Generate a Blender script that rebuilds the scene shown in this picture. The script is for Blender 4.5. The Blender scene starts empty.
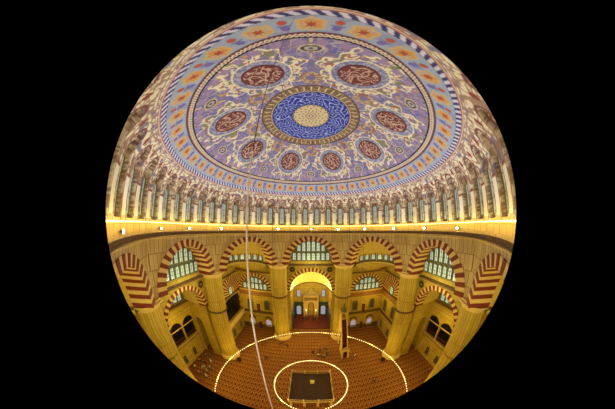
import bpy, math, random
import numpy as np
from math import sin, cos, pi, sqrt, radians, atan2
random.seed(7)
DOME_W, ROPE_W, RING_W, RING2_W, ARCH_W, APSE_W, BAY_W = 1060, 13, 330, 200, 560, 400, 400
SC = bpy.context.scene
COL = SC.collection
Ra, HO, HI, ZSP, ZCO, ZCI = 16.03, 6.07, 4.61, 21.42, 27.5, 26.6
ADEP = 2.4
HE = Ra*math.tan(pi/8)
YF, XS = 20.3, 24.2          # front wall and side walls
DR, SZ, SR = 15.6, 25.55, 17.44   # drum radius, dome sphere centre height and radius

# ------------------------------------------------------------------ materials
def lin(c):
    c = np.asarray(c, float)/255.0
    return np.where(c <= .04045, c/12.92, ((c+.055)/1.055)**2.4)
def rgba(c): return (*[float(x) for x in lin(c)], 1)
def newmat(name):
    m = bpy.data.materials.new(name); m.use_nodes = True
    return m, m.node_tree.nodes, m.node_tree.links, m.node_tree.nodes['Principled BSDF']
def mat(name, c, rough=.7, metal=0, var=.12, scale=3.0, emis=None, es=0, sample=False):
    m, N, L, b = newmat(name)
    b.inputs['Roughness'].default_value = rough; b.inputs['Metallic'].default_value = metal
    tc = N.new('ShaderNodeTexCoord'); nz = N.new('ShaderNodeTexNoise'); nz.inputs['Scale'].default_value = scale
    nz.inputs['Detail'].default_value = 4
    L.new(tc.outputs['Object'], nz.inputs['Vector'])
    mx = N.new('ShaderNodeMix'); mx.data_type = 'RGBA'; L.new(nz.outputs['Fac'], mx.inputs['Factor'])
    c = np.array(c, float)
    mx.inputs['A'].default_value = rgba(np.clip(c*(1-var), 0, 255)); mx.inputs['B'].default_value = rgba(np.clip(c*(1+var), 0, 255))
    L.new(mx.outputs['Result'], b.inputs['Base Color'])
    if emis is not None:
        b.inputs['Emission Color'].default_value = rgba(emis); b.inputs['Emission Strength'].default_value = es
        if not sample: m.cycles.emission_sampling = 'NONE'
    return m
def stone(name, c, c2, mortar, bw=1.3, bh=.62, use='Generated', rough=.75):
    m, N, L, b = newmat(name); b.inputs['Roughness'].default_value = rough
    uv = N.new('ShaderNodeUVMap'); uv.uv_map = 'wall'
    br = N.new('ShaderNodeTexBrick'); br.inputs['Scale'].default_value = 1
    br.inputs['Color1'].default_value = rgba(c); br.inputs['Color2'].default_value = rgba(c2); br.inputs['Mortar'].default_value = rgba(mortar)
    br.inputs['Brick Width'].default_value = bw; br.inputs['Row Height'].default_value = bh; br.inputs['Mortar Size'].default_value = .035
    br.inputs['Mortar Smooth'].default_value = .4
    L.new(uv.outputs['UV'], br.inputs['Vector'])
    nz = N.new('ShaderNodeTexNoise'); nz.inputs['Scale'].default_value = .6; nz.inputs['Detail'].default_value = 6
    L.new(uv.outputs['UV'], nz.inputs['Vector'])
    mx = N.new('ShaderNodeMix'); mx.data_type = 'RGBA'; mx.blend_type = 'MULTIPLY'; mx.inputs['Factor'].default_value = .45
    L.new(br.outputs['Color'], mx.inputs['A']); L.new(nz.outputs['Color'], mx.inputs['B'])
    hs = N.new('ShaderNodeRGBToBW'); L.new(nz.outputs['Color'], hs.inputs['Color']); L.new(hs.outputs['Val'], mx.inputs['B'])
    L.new(mx.outputs['Result'], b.inputs['Base Color'])
    return m
def painted(name, rough=.75):
    m, N, L, b = newmat(name); b.inputs['Roughness'].default_value = rough
    a = N.new('ShaderNodeAttribute'); a.attribute_name = 'paint'; L.new(a.outputs['Color'], b.inputs['Base Color'])
    return m
M = dict(
    wall=stone('sandstone_blocks', (222, 194, 138), (204, 172, 112), (112, 86, 50), .62, 1.75),
    wall_low=stone('ochre_wall_stone', (208, 180, 84), (194, 164, 70), (130, 92, 34), 1.6, .8),
    pillar=stone('pillar_stone', (216, 188, 84), (202, 172, 68), (150, 108, 44), .42, 5.2),
    cream=mat('arch_cream_stone', (214, 184, 124), var=.08),
    red=mat('arch_red_stone', (116, 36, 22), var=.12),
    plaster=mat('half_dome_plaster', (200, 174, 92), var=.1, scale=1.2),
    gold=mat('gilded_half_dome', (240, 218, 140), var=.12, scale=2.2),
    ledge=mat('dark_ledge_stone', (96, 70, 44), var=.2),
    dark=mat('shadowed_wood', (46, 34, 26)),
    frame=mat('green_window_frame', (92, 96, 66), var=.15, scale=6),
    lattice=mat('olive_stucco_lattice', (120, 108, 64), var=.25, scale=5),
    pane=mat('daylit_glass', (170, 190, 185), rough=.3, var=.15, scale=2, emis=(186, 206, 196), es=.55),
    pane_blue=mat('bluish_daylit_glass', (140, 150, 190), rough=.3, var=.25, scale=2, emis=(150, 158, 205), es=.7),
    pane_dark=mat('dark_glass', (60, 54, 44), rough=.3, var=.3, scale=3),
    pane_drum=mat('drum_window_glass', (170, 190, 190), rough=.3, var=.2, scale=3, emis=(170, 190, 185), es=.25),
    tile=mat('dark_blue_green_tile', (46, 62, 62), rough=.35, var=.6, scale=5),
    tile_red=mat('red_patterned_tile', (112, 72, 44), rough=.5, var=.7, scale=4),
    marble=mat('warm_marble', (226, 198, 140), rough=.45, var=.08),
    marble_grey=mat('carved_marble', (160, 140, 104), rough=.5, var=.3, scale=4),
    brass=mat('dark_bronze', (110, 84, 46), rough=.4, metal=.7),
    bulb=mat('warm_bulb', (255, 240, 200), emis=(255, 226, 160), es=2.2),
    rope=mat('warm_rope_light', (255, 240, 190), emis=(255, 236, 150), es=3),
    flood=mat('white_flood_lens', (255, 255, 250), emis=(244, 246, 255), es=60),
    black=mat('black_paint', (20, 18, 18), rough=.5),
    medal=mat('dark_medallion', (26, 34, 30), var=.4, scale=8),
    script=mat('gilt_script', (190, 160, 80), metal=.3, rough=.4),
    cable=mat('lit_cable_pale', (244, 216, 206), var=.2, scale=9),  # pale tone holds the light on the lower cable
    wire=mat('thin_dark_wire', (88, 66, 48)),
    carpet_dark=mat('dark_brown_carpet', (58, 34, 24), var=.3, scale=4),
    carpet_red=mat('stair_carpet', (92, 26, 22), var=.2),
    wood=mat('dark_red_wood', (84, 34, 22), var=.3, scale=5),
    skin=mat('skin', (196, 140, 108)),
    hair=mat('dark_hair', (34, 24, 20)),
)
def carpet():
    m, N, L, b = newmat('prayer_carpet'); b.inputs['Roughness'].default_value = .95
    tc = N.new('ShaderNodeTexCoord'); sp = N.new('ShaderNodeSeparateXYZ'); L.new(tc.outputs['Object'], sp.inputs[0])
    def ma(op, a, bb=None, c=None):
        n = N.new('ShaderNodeMath'); n.operation = op
        for i, v in enumerate((a, bb, c)):
            if v is None: continue
            if isinstance(v, (int, float)): n.inputs[i].default_value = v
            else: L.new(v, n.inputs[i])
        return n.outputs[0]
    X, Y = sp.outputs[0], sp.outputs[1]
    u = ma('FRACT', ma('DIVIDE', ma('ADD', X, 60.0), .72)); v = ma('FRACT', ma('DIVIDE', ma('ADD', Y, 60.0), 1.25))
    au = ma('ABSOLUTE', ma('SUBTRACT', u, .5))
    # prayer niche of each mat: pointed arch
    inn = ma('LESS_THAN', ma('ADD', ma('MULTIPLY', au, 1.0), ma('MULTIPLY', ma('MAXIMUM', ma('SUBTRACT', v, .5), 0.0), .8)), .3)
    inn = ma('MULTIPLY', inn, ma('GREATER_THAN', v, .12))
    edge = ma('MAXIMUM', ma('GREATER_THAN', au, .42), ma('GREATER_THAN', v, .9))
    nz = N.new('ShaderNodeTexNoise'); nz.inputs['Scale'].default_value = .35; nz.inputs['Detail'].default_value = 3; L.new(tc.outputs['Object'], nz.inputs['Vector'])
    n2 = N.new('ShaderNodeTexNoise'); n2.inputs['Scale'].default_value = 5; L.new(tc.outputs['Object'], n2.inputs['Vector'])
    def mix(f, A, B):
        n = N.new('ShaderNodeMix'); n.data_type = 'RGBA'; L.new(f, n.inputs['Factor'])
        for s, q in (('A', A), ('B', B)):
            if isinstance(q, tuple): n.inputs[s].default_value = rgba(q)
            else: L.new(q, n.inputs[s])
        return n.outputs['Result']
    base = mix(nz.outputs['Fac'], (84, 36, 14), (116, 58, 20))
    c1 = mix(inn, (184, 130, 58), base)
    c2 = mix(edge, c1, (48, 18, 14))
    c3 = mix(ma('MULTIPLY', n2.outputs['Fac'], .5), c2, (110, 44, 24))
    L.new(c3, b.inputs['Base Color'])
    return m
M['carpet'] = carpet()

# ------------------------------------------------------------------ mesh building
class MB:
    def __init__(s): s.v = []; s.f = []; s.m = []; s.uv = []
    def poly(s, pts, mi=0, uvs=None):
        i = len(s.v); s.v += [tuple(p) for p in pts]; s.f.append(tuple(range(i, i+len(pts)))); s.m.append(mi)
        if uvs is None:
            # planar: length along the horizontal, height
            uvs = []
            a = pts[0]
            vert = max(p[2] for p in pts)-min(p[2] for p in pts) > 1e-4
            for p in pts:
                if vert:
                    th = getattr(s, 'dirn', None)
                    if th is None: uvs.append((p[0]+p[1], p[2]))
                    else: uvs.append((p[0]*th[0]+p[1]*th[1], p[2]))
                else: uvs.append((p[0], p[1]))
        s.uv += list(uvs)
    def hexa(s, a, mi=0):   # 8 points: bottom 4 ccw, top 4
        for q in ((3, 2, 1, 0), (4, 5, 6, 7), (0, 1, 5, 4), (1, 2, 6, 5), (2, 3, 7, 6), (3, 0, 4, 7)): s.poly([a[i] for i in q], mi)
    def box(s, x0, x1, y0, y1, z0, z1, mi=0, T=None):
        a = [(x0, y0, z0), (x1, y0, z0), (x1, y1, z0), (x0, y1, z0), (x0, y0, z1), (x1, y0, z1), (x1, y1, z1), (x0, y1, z1)]
        if T: a = [T(*p) for p in a]
        s.hexa(a, mi)
    def lathe(s, prof, n=24, c=(0, 0, 0), mi=0, a0=0, a1=2*pi, flute=0, nf=12):
        for i in range(n):
            t0, t1 = a0+(a1-a0)*i/n, a0+(a1-a0)*(i+1)/n
            def P(r, z, t):
                rr = r*(1-flute*abs(sin(nf*t/2+.0001))) if flute else r
                return (c[0]+rr*cos(t), c[1]+rr*sin(t), c[2]+z)
            for (r0, z0), (r1, z1) in zip(prof, prof[1:]):
                if r0 < 1e-6 and r1 < 1e-6: continue
                U = [(r0+.01)*t0, (r0+.01)*t1]
                R = max(r0, r1)
                uv = [(R*t0, z0), (R*t1, z0), (R*t1, z1), (R*t0, z1)]
                if r0 < 1e-6: s.poly([P(r0, z0, t0), P(r1, z1, t1), P(r1, z1, t0)], mi, [uv[0], uv[2], uv[3]])
                elif r1 < 1e-6: s.poly([P(r0, z0, t0), P(r0, z0, t1), P(r1, z1, t0)], mi, uv[:3])
                else: s.poly([P(r0, z0, t0), P(r0, z0, t1), P(r1, z1, t1), P(r1, z1, t0)], mi, uv)
    def tube(s, pts, r, n=6, mi=0, closed=False):
        rings = []
        m = len(pts)
        for i, p in enumerate(pts):
            a = np.array(pts[(i-1) % m] if (closed or i > 0) else pts[0], float); b = np.array(pts[(i+1) % m] if (closed or i < m-1) else pts[-1], float)
            d = b-a; d /= np.linalg.norm(d)+1e-9
            up = np.array((0, 0, 1.)) if abs(d[2]) < .9 else np.array((1., 0, 0))
            x = np.cross(d, up); x /= np.linalg.norm(x); y = np.cross(x, d)
            rr = r[i] if isinstance(r, (list, tuple)) else r
            rings.append([tuple(np.array(p)+rr*(cos(2*pi*k/n)*x+sin(2*pi*k/n)*y)) for k in range(n)])
        for i in range(m if closed else m-1):
            A, B = rings[i], rings[(i+1) % m]
            for k in range(n): s.poly([A[k], A[(k+1) % n], B[(k+1) % n], B[k]], mi)
        if not closed: s.poly(rings[0][::-1], mi); s.poly(rings[-1], mi)
    def sphere(s, c, r, n=8, mi=0, sq=1.0):
        s.lathe([(r*sin(pi*k/(n//2+1)), -r*sq*cos(pi*k/(n//2+1))) for k in range(n//2+2)], n, c, mi)
    def build(s, name, mats, parent=None, smooth=False, origin=None):
        me = bpy.data.meshes.new(name)
        o = bpy.data.objects.new(name, me)
        v = s.v
        if origin is not None: v = [(p[0]-origin[0], p[1]-origin[1], p[2]-origin[2]) for p in v]
        me.from_pydata(v, [], s.f)
        if not isinstance(mats, (list, tuple)): mats = [mats]
        for m in mats: me.materials.append(m)
        me.polygons.foreach_set('material_index', s.m)
        uvl = me.uv_layers.new(name='wall'); uvl.data.foreach_set('uv', [c for p in s.uv for c in p])
        me.validate()
        import bmesh
        bm = bmesh.new(); bm.from_mesh(me); bmesh.ops.remove_doubles(bm, verts=bm.verts, dist=1e-4); bmesh.ops.recalc_face_normals(bm, faces=bm.faces); bm.to_mesh(me); bm.free()
        if smooth: me.polygons.foreach_set('use_smooth', [True]*len(me.polygons))
        COL.objects.link(o)
        if origin is not None: o.location = origin
        if parent is not None:
            o.parent = parent
            if parent.parent is not None: o.location = (0, 0, 0)      # a sub-part of a part that already sits in world space
            else: o.location = [o.location[i]-parent.location[i] for i in range(3)] if origin is not None else [-parent.location[i] for i in range(3)]
        return o
def tag(o, label=None, cat=None, group=None, kind=None):
    if label: o['label'] = label
    if cat: o['category'] = cat
    if group: o['group'] = group
    if kind: o['kind'] = kind
    return o
def empty(name, loc, label=None, cat=None, group=None, kind=None, rz=0):
    o = bpy.data.objects.new(name, None); COL.objects.link(o); o.location = loc; o.rotation_euler = (0, 0, rz); o.empty_display_size = .3
    return tag(o, label, cat, group, kind)
def copy_tree(o, parent=None):
    c = o.copy(); COL.objects.link(c); c.parent = parent
    for ch in [x for x in bpy.data.objects if x.parent == o]: copy_tree(ch, c)
    return c
ORD = ['first', 'second', 'third', 'fourth', 'fifth', 'sixth', 'seventh', 'eighth', 'ninth', 'tenth', 'eleventh', 'twelfth', 'thirteenth', 'fourteenth', 'fifteenth', 'sixteenth', 'seventeenth', 'eighteenth', 'nineteenth', 'twentieth', 'twenty-first']
def frameT(k, base=0.0):
    """(s along the wall to the right seen from inside, d outward, z) -> world, for octagon side k (0 = straight ahead, clockwise)"""
    a = k*pi/4
    n = (sin(a), cos(a)); t = (cos(a), -sin(a))
    return lambda s, d, z: (n[0]*d+t[0]*s, n[1]*d+t[1]*s, z)
def dirn(T):
    a, b = T(0, 0, 0), T(1, 0, 0); return (b[0]-a[0], b[1]-a[1])

def ell_top(h, half, rise, zs):     # height of the arch line above a point at offset h
    return zs+rise*sqrt(max(0, 1-(h/half)**2))
def panel(mb, T, s0, s1, z0, z1, d0, depth, holes=(), mi=0, n=28, back=True):
    """wall slab with arched holes; hole = (centre, half width, bottom, springing, rise)"""
    mb.dirn = dirn(T)
    xs = {s0, s1}
    for (c, h, zb, zs, r) in holes:
        for i in range(n+1): xs.add(max(s0, min(s1, c-h*cos(pi*i/n))))
    xs = sorted(xs)
    ds = (d0, d0+depth) if back else (d0,)
    for a, b in zip(xs, xs[1:]):
        if b-a < 1e-6: continue
        m = (a+b)/2
        hole = next((q for q in holes if abs(m-q[0]) < q[1]), None)
        for d in ds:
            if hole is None:
                mb.poly([T(a, d, z0), T(b, d, z0), T(b, d, z1), T(a, d, z1)], mi)
            else:
                c, h, zb, zs, r = hole
                ta, tb = ell_top(a-c, h, r, zs), ell_top(b-c, h, r, zs)
                if zb > z0+1e-4: mb.poly([T(a, d, z0), T(b, d, z0), T(b, d, zb), T(a, d, zb)], mi)
                if z1 > min(ta, tb)+1e-4: mb.poly([T(a, d, ta), T(b, d, tb), T(b, d, max(z1, tb)), T(a, d, max(z1, ta))], mi)
        if hole and back:
            mb.poly([T(a, d0, ta), T(b, d0, tb), T(b, d0+depth, tb), T(a, d0+depth, ta)], mi)
            if hole[2] > z0+1e-4: mb.poly([T(a, d0, hole[2]), T(b, d0, hole[2]), T(b, d0+depth, hole[2]), T(a, d0+depth, hole[2])], mi)
    if back:
        for (c, h, zb, zs, r) in holes:
            for e in (c-h, c+h):
                if zs > zb: mb.poly([T(e, d0, zb), T(e, d0, zs), T(e, d0+depth, zs), T(e, d0+depth, zb)], mi)
        mb.poly([T(s0, d0, z1), T(s1, d0, z1), T(s1, d0+depth, z1), T(s0, d0+depth, z1)], mi)
        for e in (s0, s1): mb.poly([T(e, d0, z0), T(e, d0, z1), T(e, d0+depth, z1), T(e, d0+depth, z0)], mi)
def archivolt(mb, T, c, zs, hi, ri, ho, ro, d0, d1, n, legs=0, sub=1):
    """alternating voussoirs (material 0 and 1), running through the depth d0..d1"""
    mb.dirn = dirn(T)
    def P(t, w, d): return T(c-(hi+(ho-hi)*w)*cos(t), d, zs+(ri+(ro-ri)*w)*sin(t))
    for i in range(n):
        t0, t1 = pi*i/n, pi*(i+1)/n
        e = (0.0, 0.05) if i % 2 == 0 else (0, 0)
        q = [P(t0, 0, d0-e[1]), P(t1, 0, d0-e[1]), P(t1, 1, d0-e[1]), P(t0, 1, d0-e[1]), P(t0, 0, d1), P(t1, 0, d1), P(t1, 1, d1), P(t0, 1, d1)]
        mb.hexa(q, i % 2)
def arch_window(name, T, c, z0, w, h, d, frame_m, pane_m, label=None, group=None, fw=.1, thick=.14, bars=True, parent=None, kind='structure'):
    """one arched window: frame ring + glazed pane with bars, set on the face at distance d (looking inwards)"""
    o = T(c, d, z0)
    r = w/2; zs = z0+h-r
    root = empty(name, o, label, None, group, kind) if parent is None else None
    def outline(e):
        pts = [(-r-e, z0-e), (r+e, z0-e)]
        for i in range(9): t = pi*i/8; pts.append(((r+e)*cos(t), zs+(r+e)*sin(t)))
        return pts
    a, b = outline(fw), outline(0)
    f = MB(); f.dirn = dirn(T); n = len(a)
    for i in range(n):
        j = (i+1) % n
        q = [a[i], a[j], b[j], b[i]]
        F = [T(c+x, d-thick, z) for x, z in q]; B = [T(c+x, d, z) for x, z in q]
        f.poly(F)
        f.poly([F[0], F[1], B[1], B[0]]); f.poly([F[2], F[3], B[3], B[2]])
    if bars:
        f.box(c-.02, c+.02, d-.1, d-.04, z0, z0+h, 0, T)
        for k in range(1, 3): f.box(c-r, c+r, d-.1, d-.04, z0+h*k/3-.015, z0+h*k/3+.015, 0, T)
    p = MB(); p.dirn = dirn(T)
    F = [T(c+x, d-.04, z) for x, z in b]; B = [T(c+x, d-.005, z) for x, z in b]
    p.poly(F); p.poly(B[::-1])
    for i in range(n): j = (i+1) % n; p.poly([F[i], F[j], B[j], B[i]])
    if parent is None:
        fo = f.build('frame', frame_m, root); p.build('pane', pane_m, fo)
        return root
    fo = f.build('frame', frame_m, parent); p.build('pane', pane_m, fo); return fo
NW = [0]
def win(*a, **k):
    NW[0] += 1; return arch_window('window_%d' % NW[0], *a, **k)

# ------------------------------------------------------------------ floor
f = MB(); f.poly([(-30, -30, 0), (30, -30, 0), (30, 34, 0), (-30, 34, 0)]); f.poly([(-30, -30, -.3), (-30, 34, -.3), (30, 34, -.3), (30, -30, -.3)])
tag(f.build('floor', M['carpet']), 'orange-brown carpet woven with rows of prayer niches', None, None, 'structure')

# ------------------------------------------------------------------ painted dome
def hsh(a, b, s=0.0):
    x = np.sin(a*12.9898+b*78.233+s*37.719)*43758.5453; return x-np.floor(x)
def vnoise(x, y, s=0.0):
    xi, yi = np.floor(x), np.floor(y); fx, fy = x-xi, y-yi; fx = fx*fx*(3-2*fx); fy = fy*fy*(3-2*fy)
    return (hsh(xi, yi, s)*(1-fx)+hsh(xi+1, yi, s)*fx)*(1-fy)+(hsh(xi, yi+1, s)*(1-fx)+hsh(xi+1, yi+1, s)*fx)*fy
def lines(x, y, fr, s=0.0, w=.16):
    a = vnoise(x*fr, y*fr, s); b = vnoise(x*fr*1.3+7, y*fr*1.3+3, s+5)
    return (np.abs(a-.5) < w*.5) | (np.abs(b-.5) < w*.4)
def put(C, m, c): C[m] = lin(c)
def fieldcol(rho, phi):
    X, Y = rho*np.cos(phi), rho*np.sin(phi)
    C = np.empty(rho.shape+(3,)); C[:] = lin((110, 108, 160))
    n = vnoise(X*.9, Y*.9, 1); put(C, n > .62, (100, 102, 160)); put(C, n < .3, (122, 112, 156))
    put(C, lines(X, Y, 2.4, 2, .12), (164, 154, 170)); put(C, lines(X, Y, 1.7, 3, .05), (150, 110, 110))
    put(C, vnoise(X*2.6, Y*2.6, 9) > .86, (200, 150, 70))
    # eight-fold wreaths around the roundels
    ph = np.mod(phi-pi/8, pi/4)-pi/8     # roundels sit half way between the axes (pi/8 offset)
    ph2 = np.mod(phi, pi/4)-pi/8
    cx, cy = rho*np.cos(ph2)-9.15, rho*np.sin(ph2)
    d = np.hypot(cx, cy*1.05); an = np.arctan2(cy, cx)
    ro = 3.1+.38*np.cos(8*an)+.2*np.cos(19*an+1)+.3*(vnoise(X*1.1, Y*1.1, 77)-.5)
    m = (d > 2.15) & (d < ro)
    put(C, m, (222, 214, 180))
    put(C, m & (np.abs(vnoise(X*1.7, Y*1.7, 12)-.5) < .07), (108, 112, 150)); put(C, m & (vnoise(X*2.2, Y*2.2, 12) > .68), (112, 134, 96)); put(C, m & lines(X, Y, 2.4, 14, .1), (160, 98, 70)); put(C, m & (vnoise(X*2.6, Y*2.6, 15) > .72), (128, 116, 150))
    put(C, (np.abs(d-ro) < .09) | (np.abs(d-2.15) < .07), (224, 214, 176))
    m = d < 2.1
    put(C, m, (112, 116, 152)); put(C, m & lines(X, Y, 3.2, 17, .16), (168, 168, 178))
    # links between wreaths towards the centre
    d2 = np.hypot(rho*np.cos(np.mod(phi+pi/8, pi/4)-pi/8)-7.1, rho*np.sin(np.mod(phi+pi/8, pi/4)-pi/8))
    m = (d2 < .95); put(C, m, (186, 166, 130)); put(C, m & lines(X, Y, 3, 19, .2), (140, 96, 80)); put(C, d2 < .4, (120, 104, 146))
    # small oval motifs between roundels near the rim
    cx, cy = rho*np.cos(np.mod(phi+pi/8, pi/4)-pi/8)-11.2, rho*np.sin(np.mod(phi+pi/8, pi/4)-pi/8)
    d3 = np.hypot(cx/.34, cy/.55)
    put(C, d3 < 1.35, (196, 178, 140)); put(C, d3 < 1.05, (60, 54, 70)); put(C, d3 < .7, (176, 168, 150)); put(C, d3 < .3, (80, 70, 90))
    m = (np.abs(cy) < .1) & (np.abs(cx) > .6) & (np.abs(cx) < 1.1); put(C, m, (196, 178, 140))
    # rim flame motifs
    m = (np.abs(np.mod(phi*64/(2*pi), 1)-.5) < .25) & (rho > 11.6) & (rho < 12.1); put(C, m, (150, 128, 160))
    return C
def medcol(rho, phi):
    X, Y = rho*np.cos(phi), rho*np.sin(phi)
    C = np.empty(rho.shape+(3,)); C[:] = lin((206, 190, 146))
    a = np.mod(phi*14/(2*pi)+np.floor(rho/.42)*.5, 1)-.5; b = np.mod(rho/.42, 1)-.5
    put(C, (np.hypot(a*rho*.9, b*.5) < .16) & (rho < 2.15), (120, 96, 66)); put(C, rho < .3, (150, 116, 120)); put(C, rho < .15, (226, 200, 150))
    put(C, (np.abs(rho-2.22-.06*np.cos(phi*24)) < .08), (70, 60, 70))
    m = (rho > 2.28) & (rho < 4.72)
    put(C, m, (12, 34, 148))
    # interlaced white script in the blue ring
    U = phi*3.6
    s1 = np.abs(np.sin(U*5+1.8*np.sin(rho*4.2)+vnoise(X*1.2, Y*1.2, 3)*5)) < .22
    s2 = np.abs(np.sin(rho*6.5+1.6*np.sin(U*3.5)+vnoise(X, Y, 8)*4)) < .2
    put(C, (rho > 2.4) & (rho < 4.6) & (s1 | s2), (170, 188, 226))
    put(C, m & (np.abs(rho-4.66) < .05), (20, 26, 110))
    m = rho >= 4.72
    put(C, m, (146, 126, 88))
    put(C, m & lines(X, Y, 3.0, 21, .28), (112, 84, 58)); put(C, m & (np.mod(phi*48/(2*pi), 1) < .16) & (rho > 4.95) & (rho < 5.6), (216, 190, 140))
    put(C, (np.abs(rho-4.78) < .05), (190, 168, 124)); put(C, rho > 5.78, (78, 40, 34))
    return C
def bandcol(rho, phi):
    X, Y = rho*np.cos(phi), rho*np.sin(phi)
    C = np.empty(rho.shape+(3,)); C[:] = lin((154, 168, 190))
    put(C, vnoise(X*1.8, Y*1.8, 31) > .7, (140, 152, 182))
    # plait border 12.35..12.7
    u = phi*150/(2*pi)
    m = rho < 12.72; put(C, m, (70, 44, 50))
    z1 = np.abs(rho-12.53-.1*np.sin(2*pi*u/1.0)) < .055; z2 = np.abs(rho-12.53+.1*np.sin(2*pi*u)) < .055
    put(C, m & (z1 | z2), (214, 196, 170)); put(C, (rho > 12.70) & (rho < 12.8), (96, 40, 34))
    # forty gold and red cartouches
    a = (np.mod(phi*42/(2*pi)+.5, 1)-.5)*2*pi/42*rho; b = rho-13.38
    d = np.hypot(a/.56, b/.46)+.1*np.cos(6*np.arctan2(b, a))
    put(C, d < 1.05, (198, 172, 116)); put(C, (d > .6) & (d < .72), (150, 158, 182)); put(C, (d < .78) & lines(X, Y, 3.3, 33, .3), (206, 146, 70)); put(C, d < .34, (160, 72, 46))
    a2 = (np.mod(phi*42/(2*pi), 1)-.5)*2*pi/42*rho
    d = np.hypot(a2/.2, (rho-13.2)/.2); put(C, d < 1, (110, 100, 170)); d = np.hypot(a2/.18, (rho-13.62)/.16); put(C, d < 1, (176, 84, 62))
    put(C, (np.abs(a2) < .3) & (np.abs(rho-13.4) < .04), (120, 120, 150))
    return C
def ropecol(rho, phi):
    C = np.empty(rho.shape+(3,)); C[:] = lin((70, 36, 52))
    u = np.mod(phi*168/(2*pi)+(rho-14)*2.2, 1)
    m = (rho > 13.98) & (rho < 14.25)
    put(C, m & (u < .5), (206, 206, 222)); put(C, m & (u >= .5), (50, 48, 110))
    put(C, rho >= 14.25, (170, 108, 98)); put(C, rho > 14.3, (206, 190, 170))
    return C
PAINT = painted('painted_plaster')
def zdome(r): return SZ+np.sqrt(SR*SR-r*r)
def polar_mesh(name, rhos, nphi, colfun, parent, phi0=0.0, centre_tri=False, zfun=zdome):
    ph = phi0+np.arange(nphi)*2*pi/nphi
    RR, PP = np.meshgrid(rhos, ph, indexing='ij')
    V = np.stack([RR*np.sin(PP), -RR*np.cos(PP), zfun(RR)], -1).reshape(-1, 3)
    nr = len(rhos)
    i = np.arange(nr-1)[:, None]*nphi; j = np.arange(nphi)[None]; j2 = (j+1) % nphi
    F = np.stack([i+j, i+nphi+j, i+nphi+j2, i+j2], -1).reshape(-1, 4)
    C = colfun(RR, PP).reshape(-1, 3)
    return raw_mesh(name, V, F, C, parent)
def raw_mesh(name, V, F, C, parent, mats=None, smooth=True):
    me = bpy.data.meshes.new(name)
    me.vertices.add(len(V)); me.vertices.foreach_set('co', V.astype('f').ravel())
    nf = len(F); me.loops.add(nf*4); me.loops.foreach_set('vertex_index', F.astype('i').ravel())
    me.polygons.add(nf); me.polygons.foreach_set('loop_start', np.arange(nf, dtype='i')*4)
    me.update(calc_edges=True)
    a = me.color_attributes.new('paint', 'FLOAT_COLOR', 'POINT')
    a.data.foreach_set('color', np.concatenate([C, np.ones((len(C), 1))], 1).astype('f').ravel())
    me.polygons.foreach_set('use_smooth', np.full(nf, smooth))
    me.materials.append(mats or PAINT); me.update()
    o = bpy.data.objects.new(name, me); COL.objects.link(o)
    if parent is not None: o.parent = parent; o.location = [-c for c in parent.location]
    return o
ceil = empty('ceiling', (0, 0, 0), 'great painted dome ringed by arched windows', None, None, 'structure')
polar_mesh('center_medallion', np.concatenate([[.001], np.arange(.06, 5.89, .06), [5.9]]), 720, medcol, ceil)
polar_mesh('painted_field', np.arange(5.9, 12.36, .0718), 1260, fieldcol, ceil)
polar_mesh('cartouche_band', np.linspace(12.362, 13.97, 38), 1600, bandcol, ceil)
polar_mesh('striped_border', np.linspace(13.97, 14.36, 13), 1800, ropecol, ceil)
# roundels of calligraphy on the dome field
def roundel(k):
    th = pi/8+k*pi/4
    nr, na = 22, 72
    r = np.linspace(0.001, 1.56, nr); a = np.arange(na)*2*pi/na
    R_, A_ = np.meshgrid(r, a, indexing='ij')
    x, y = R_*np.cos(A_), R_*np.sin(A_)
    C = np.empty(R_.shape+(3,)); C[:] = lin((104, 40, 26))
    st = (np.abs(np.sin(x*5.2+1.5*np.sin(y*4+k)+vnoise(x*1.6+k*9, y*1.6, k)*4)) < .3) | (np.abs(y*1.1-.35*np.sin(x*3+k)) < .07) | (np.abs(np.sin(y*6+vnoise(x*2+k, y*2, k+3)*5)) < .2)
    C[st & (R_ < 1.38)] = lin((200, 168, 148)); C[R_ > 1.5] = lin((66, 26, 26))
    px = 9.15+x; py = y
    rho = np.hypot(px, py); phi = th+np.arctan2(py, px)
    z = zdome(rho)
    V = np.stack([rho*np.sin(phi), -rho*np.cos(phi), z], -1)
    nrm = V-np.array((0, 0, SZ)); nrm /= np.linalg.norm(nrm, axis=-1, keepdims=True)
    V = V-nrm*.05
    V[-1] += nrm[-1]*.06
    i = np.arange(nr-1)[:, None]*na; j = np.arange(na)[None]; j2 = (j+1) % na
    F = np.stack([i+j, i+na+j, i+na+j2, i+j2], -1).reshape(-1, 4)
    o = raw_mesh('calligraphy_roundel', V.reshape(-1, 3), F, C.reshape(-1, 3), ceil)
    o['label'] = 'dark red roundel with pale script'
for k in range(8): roundel(k)

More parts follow.
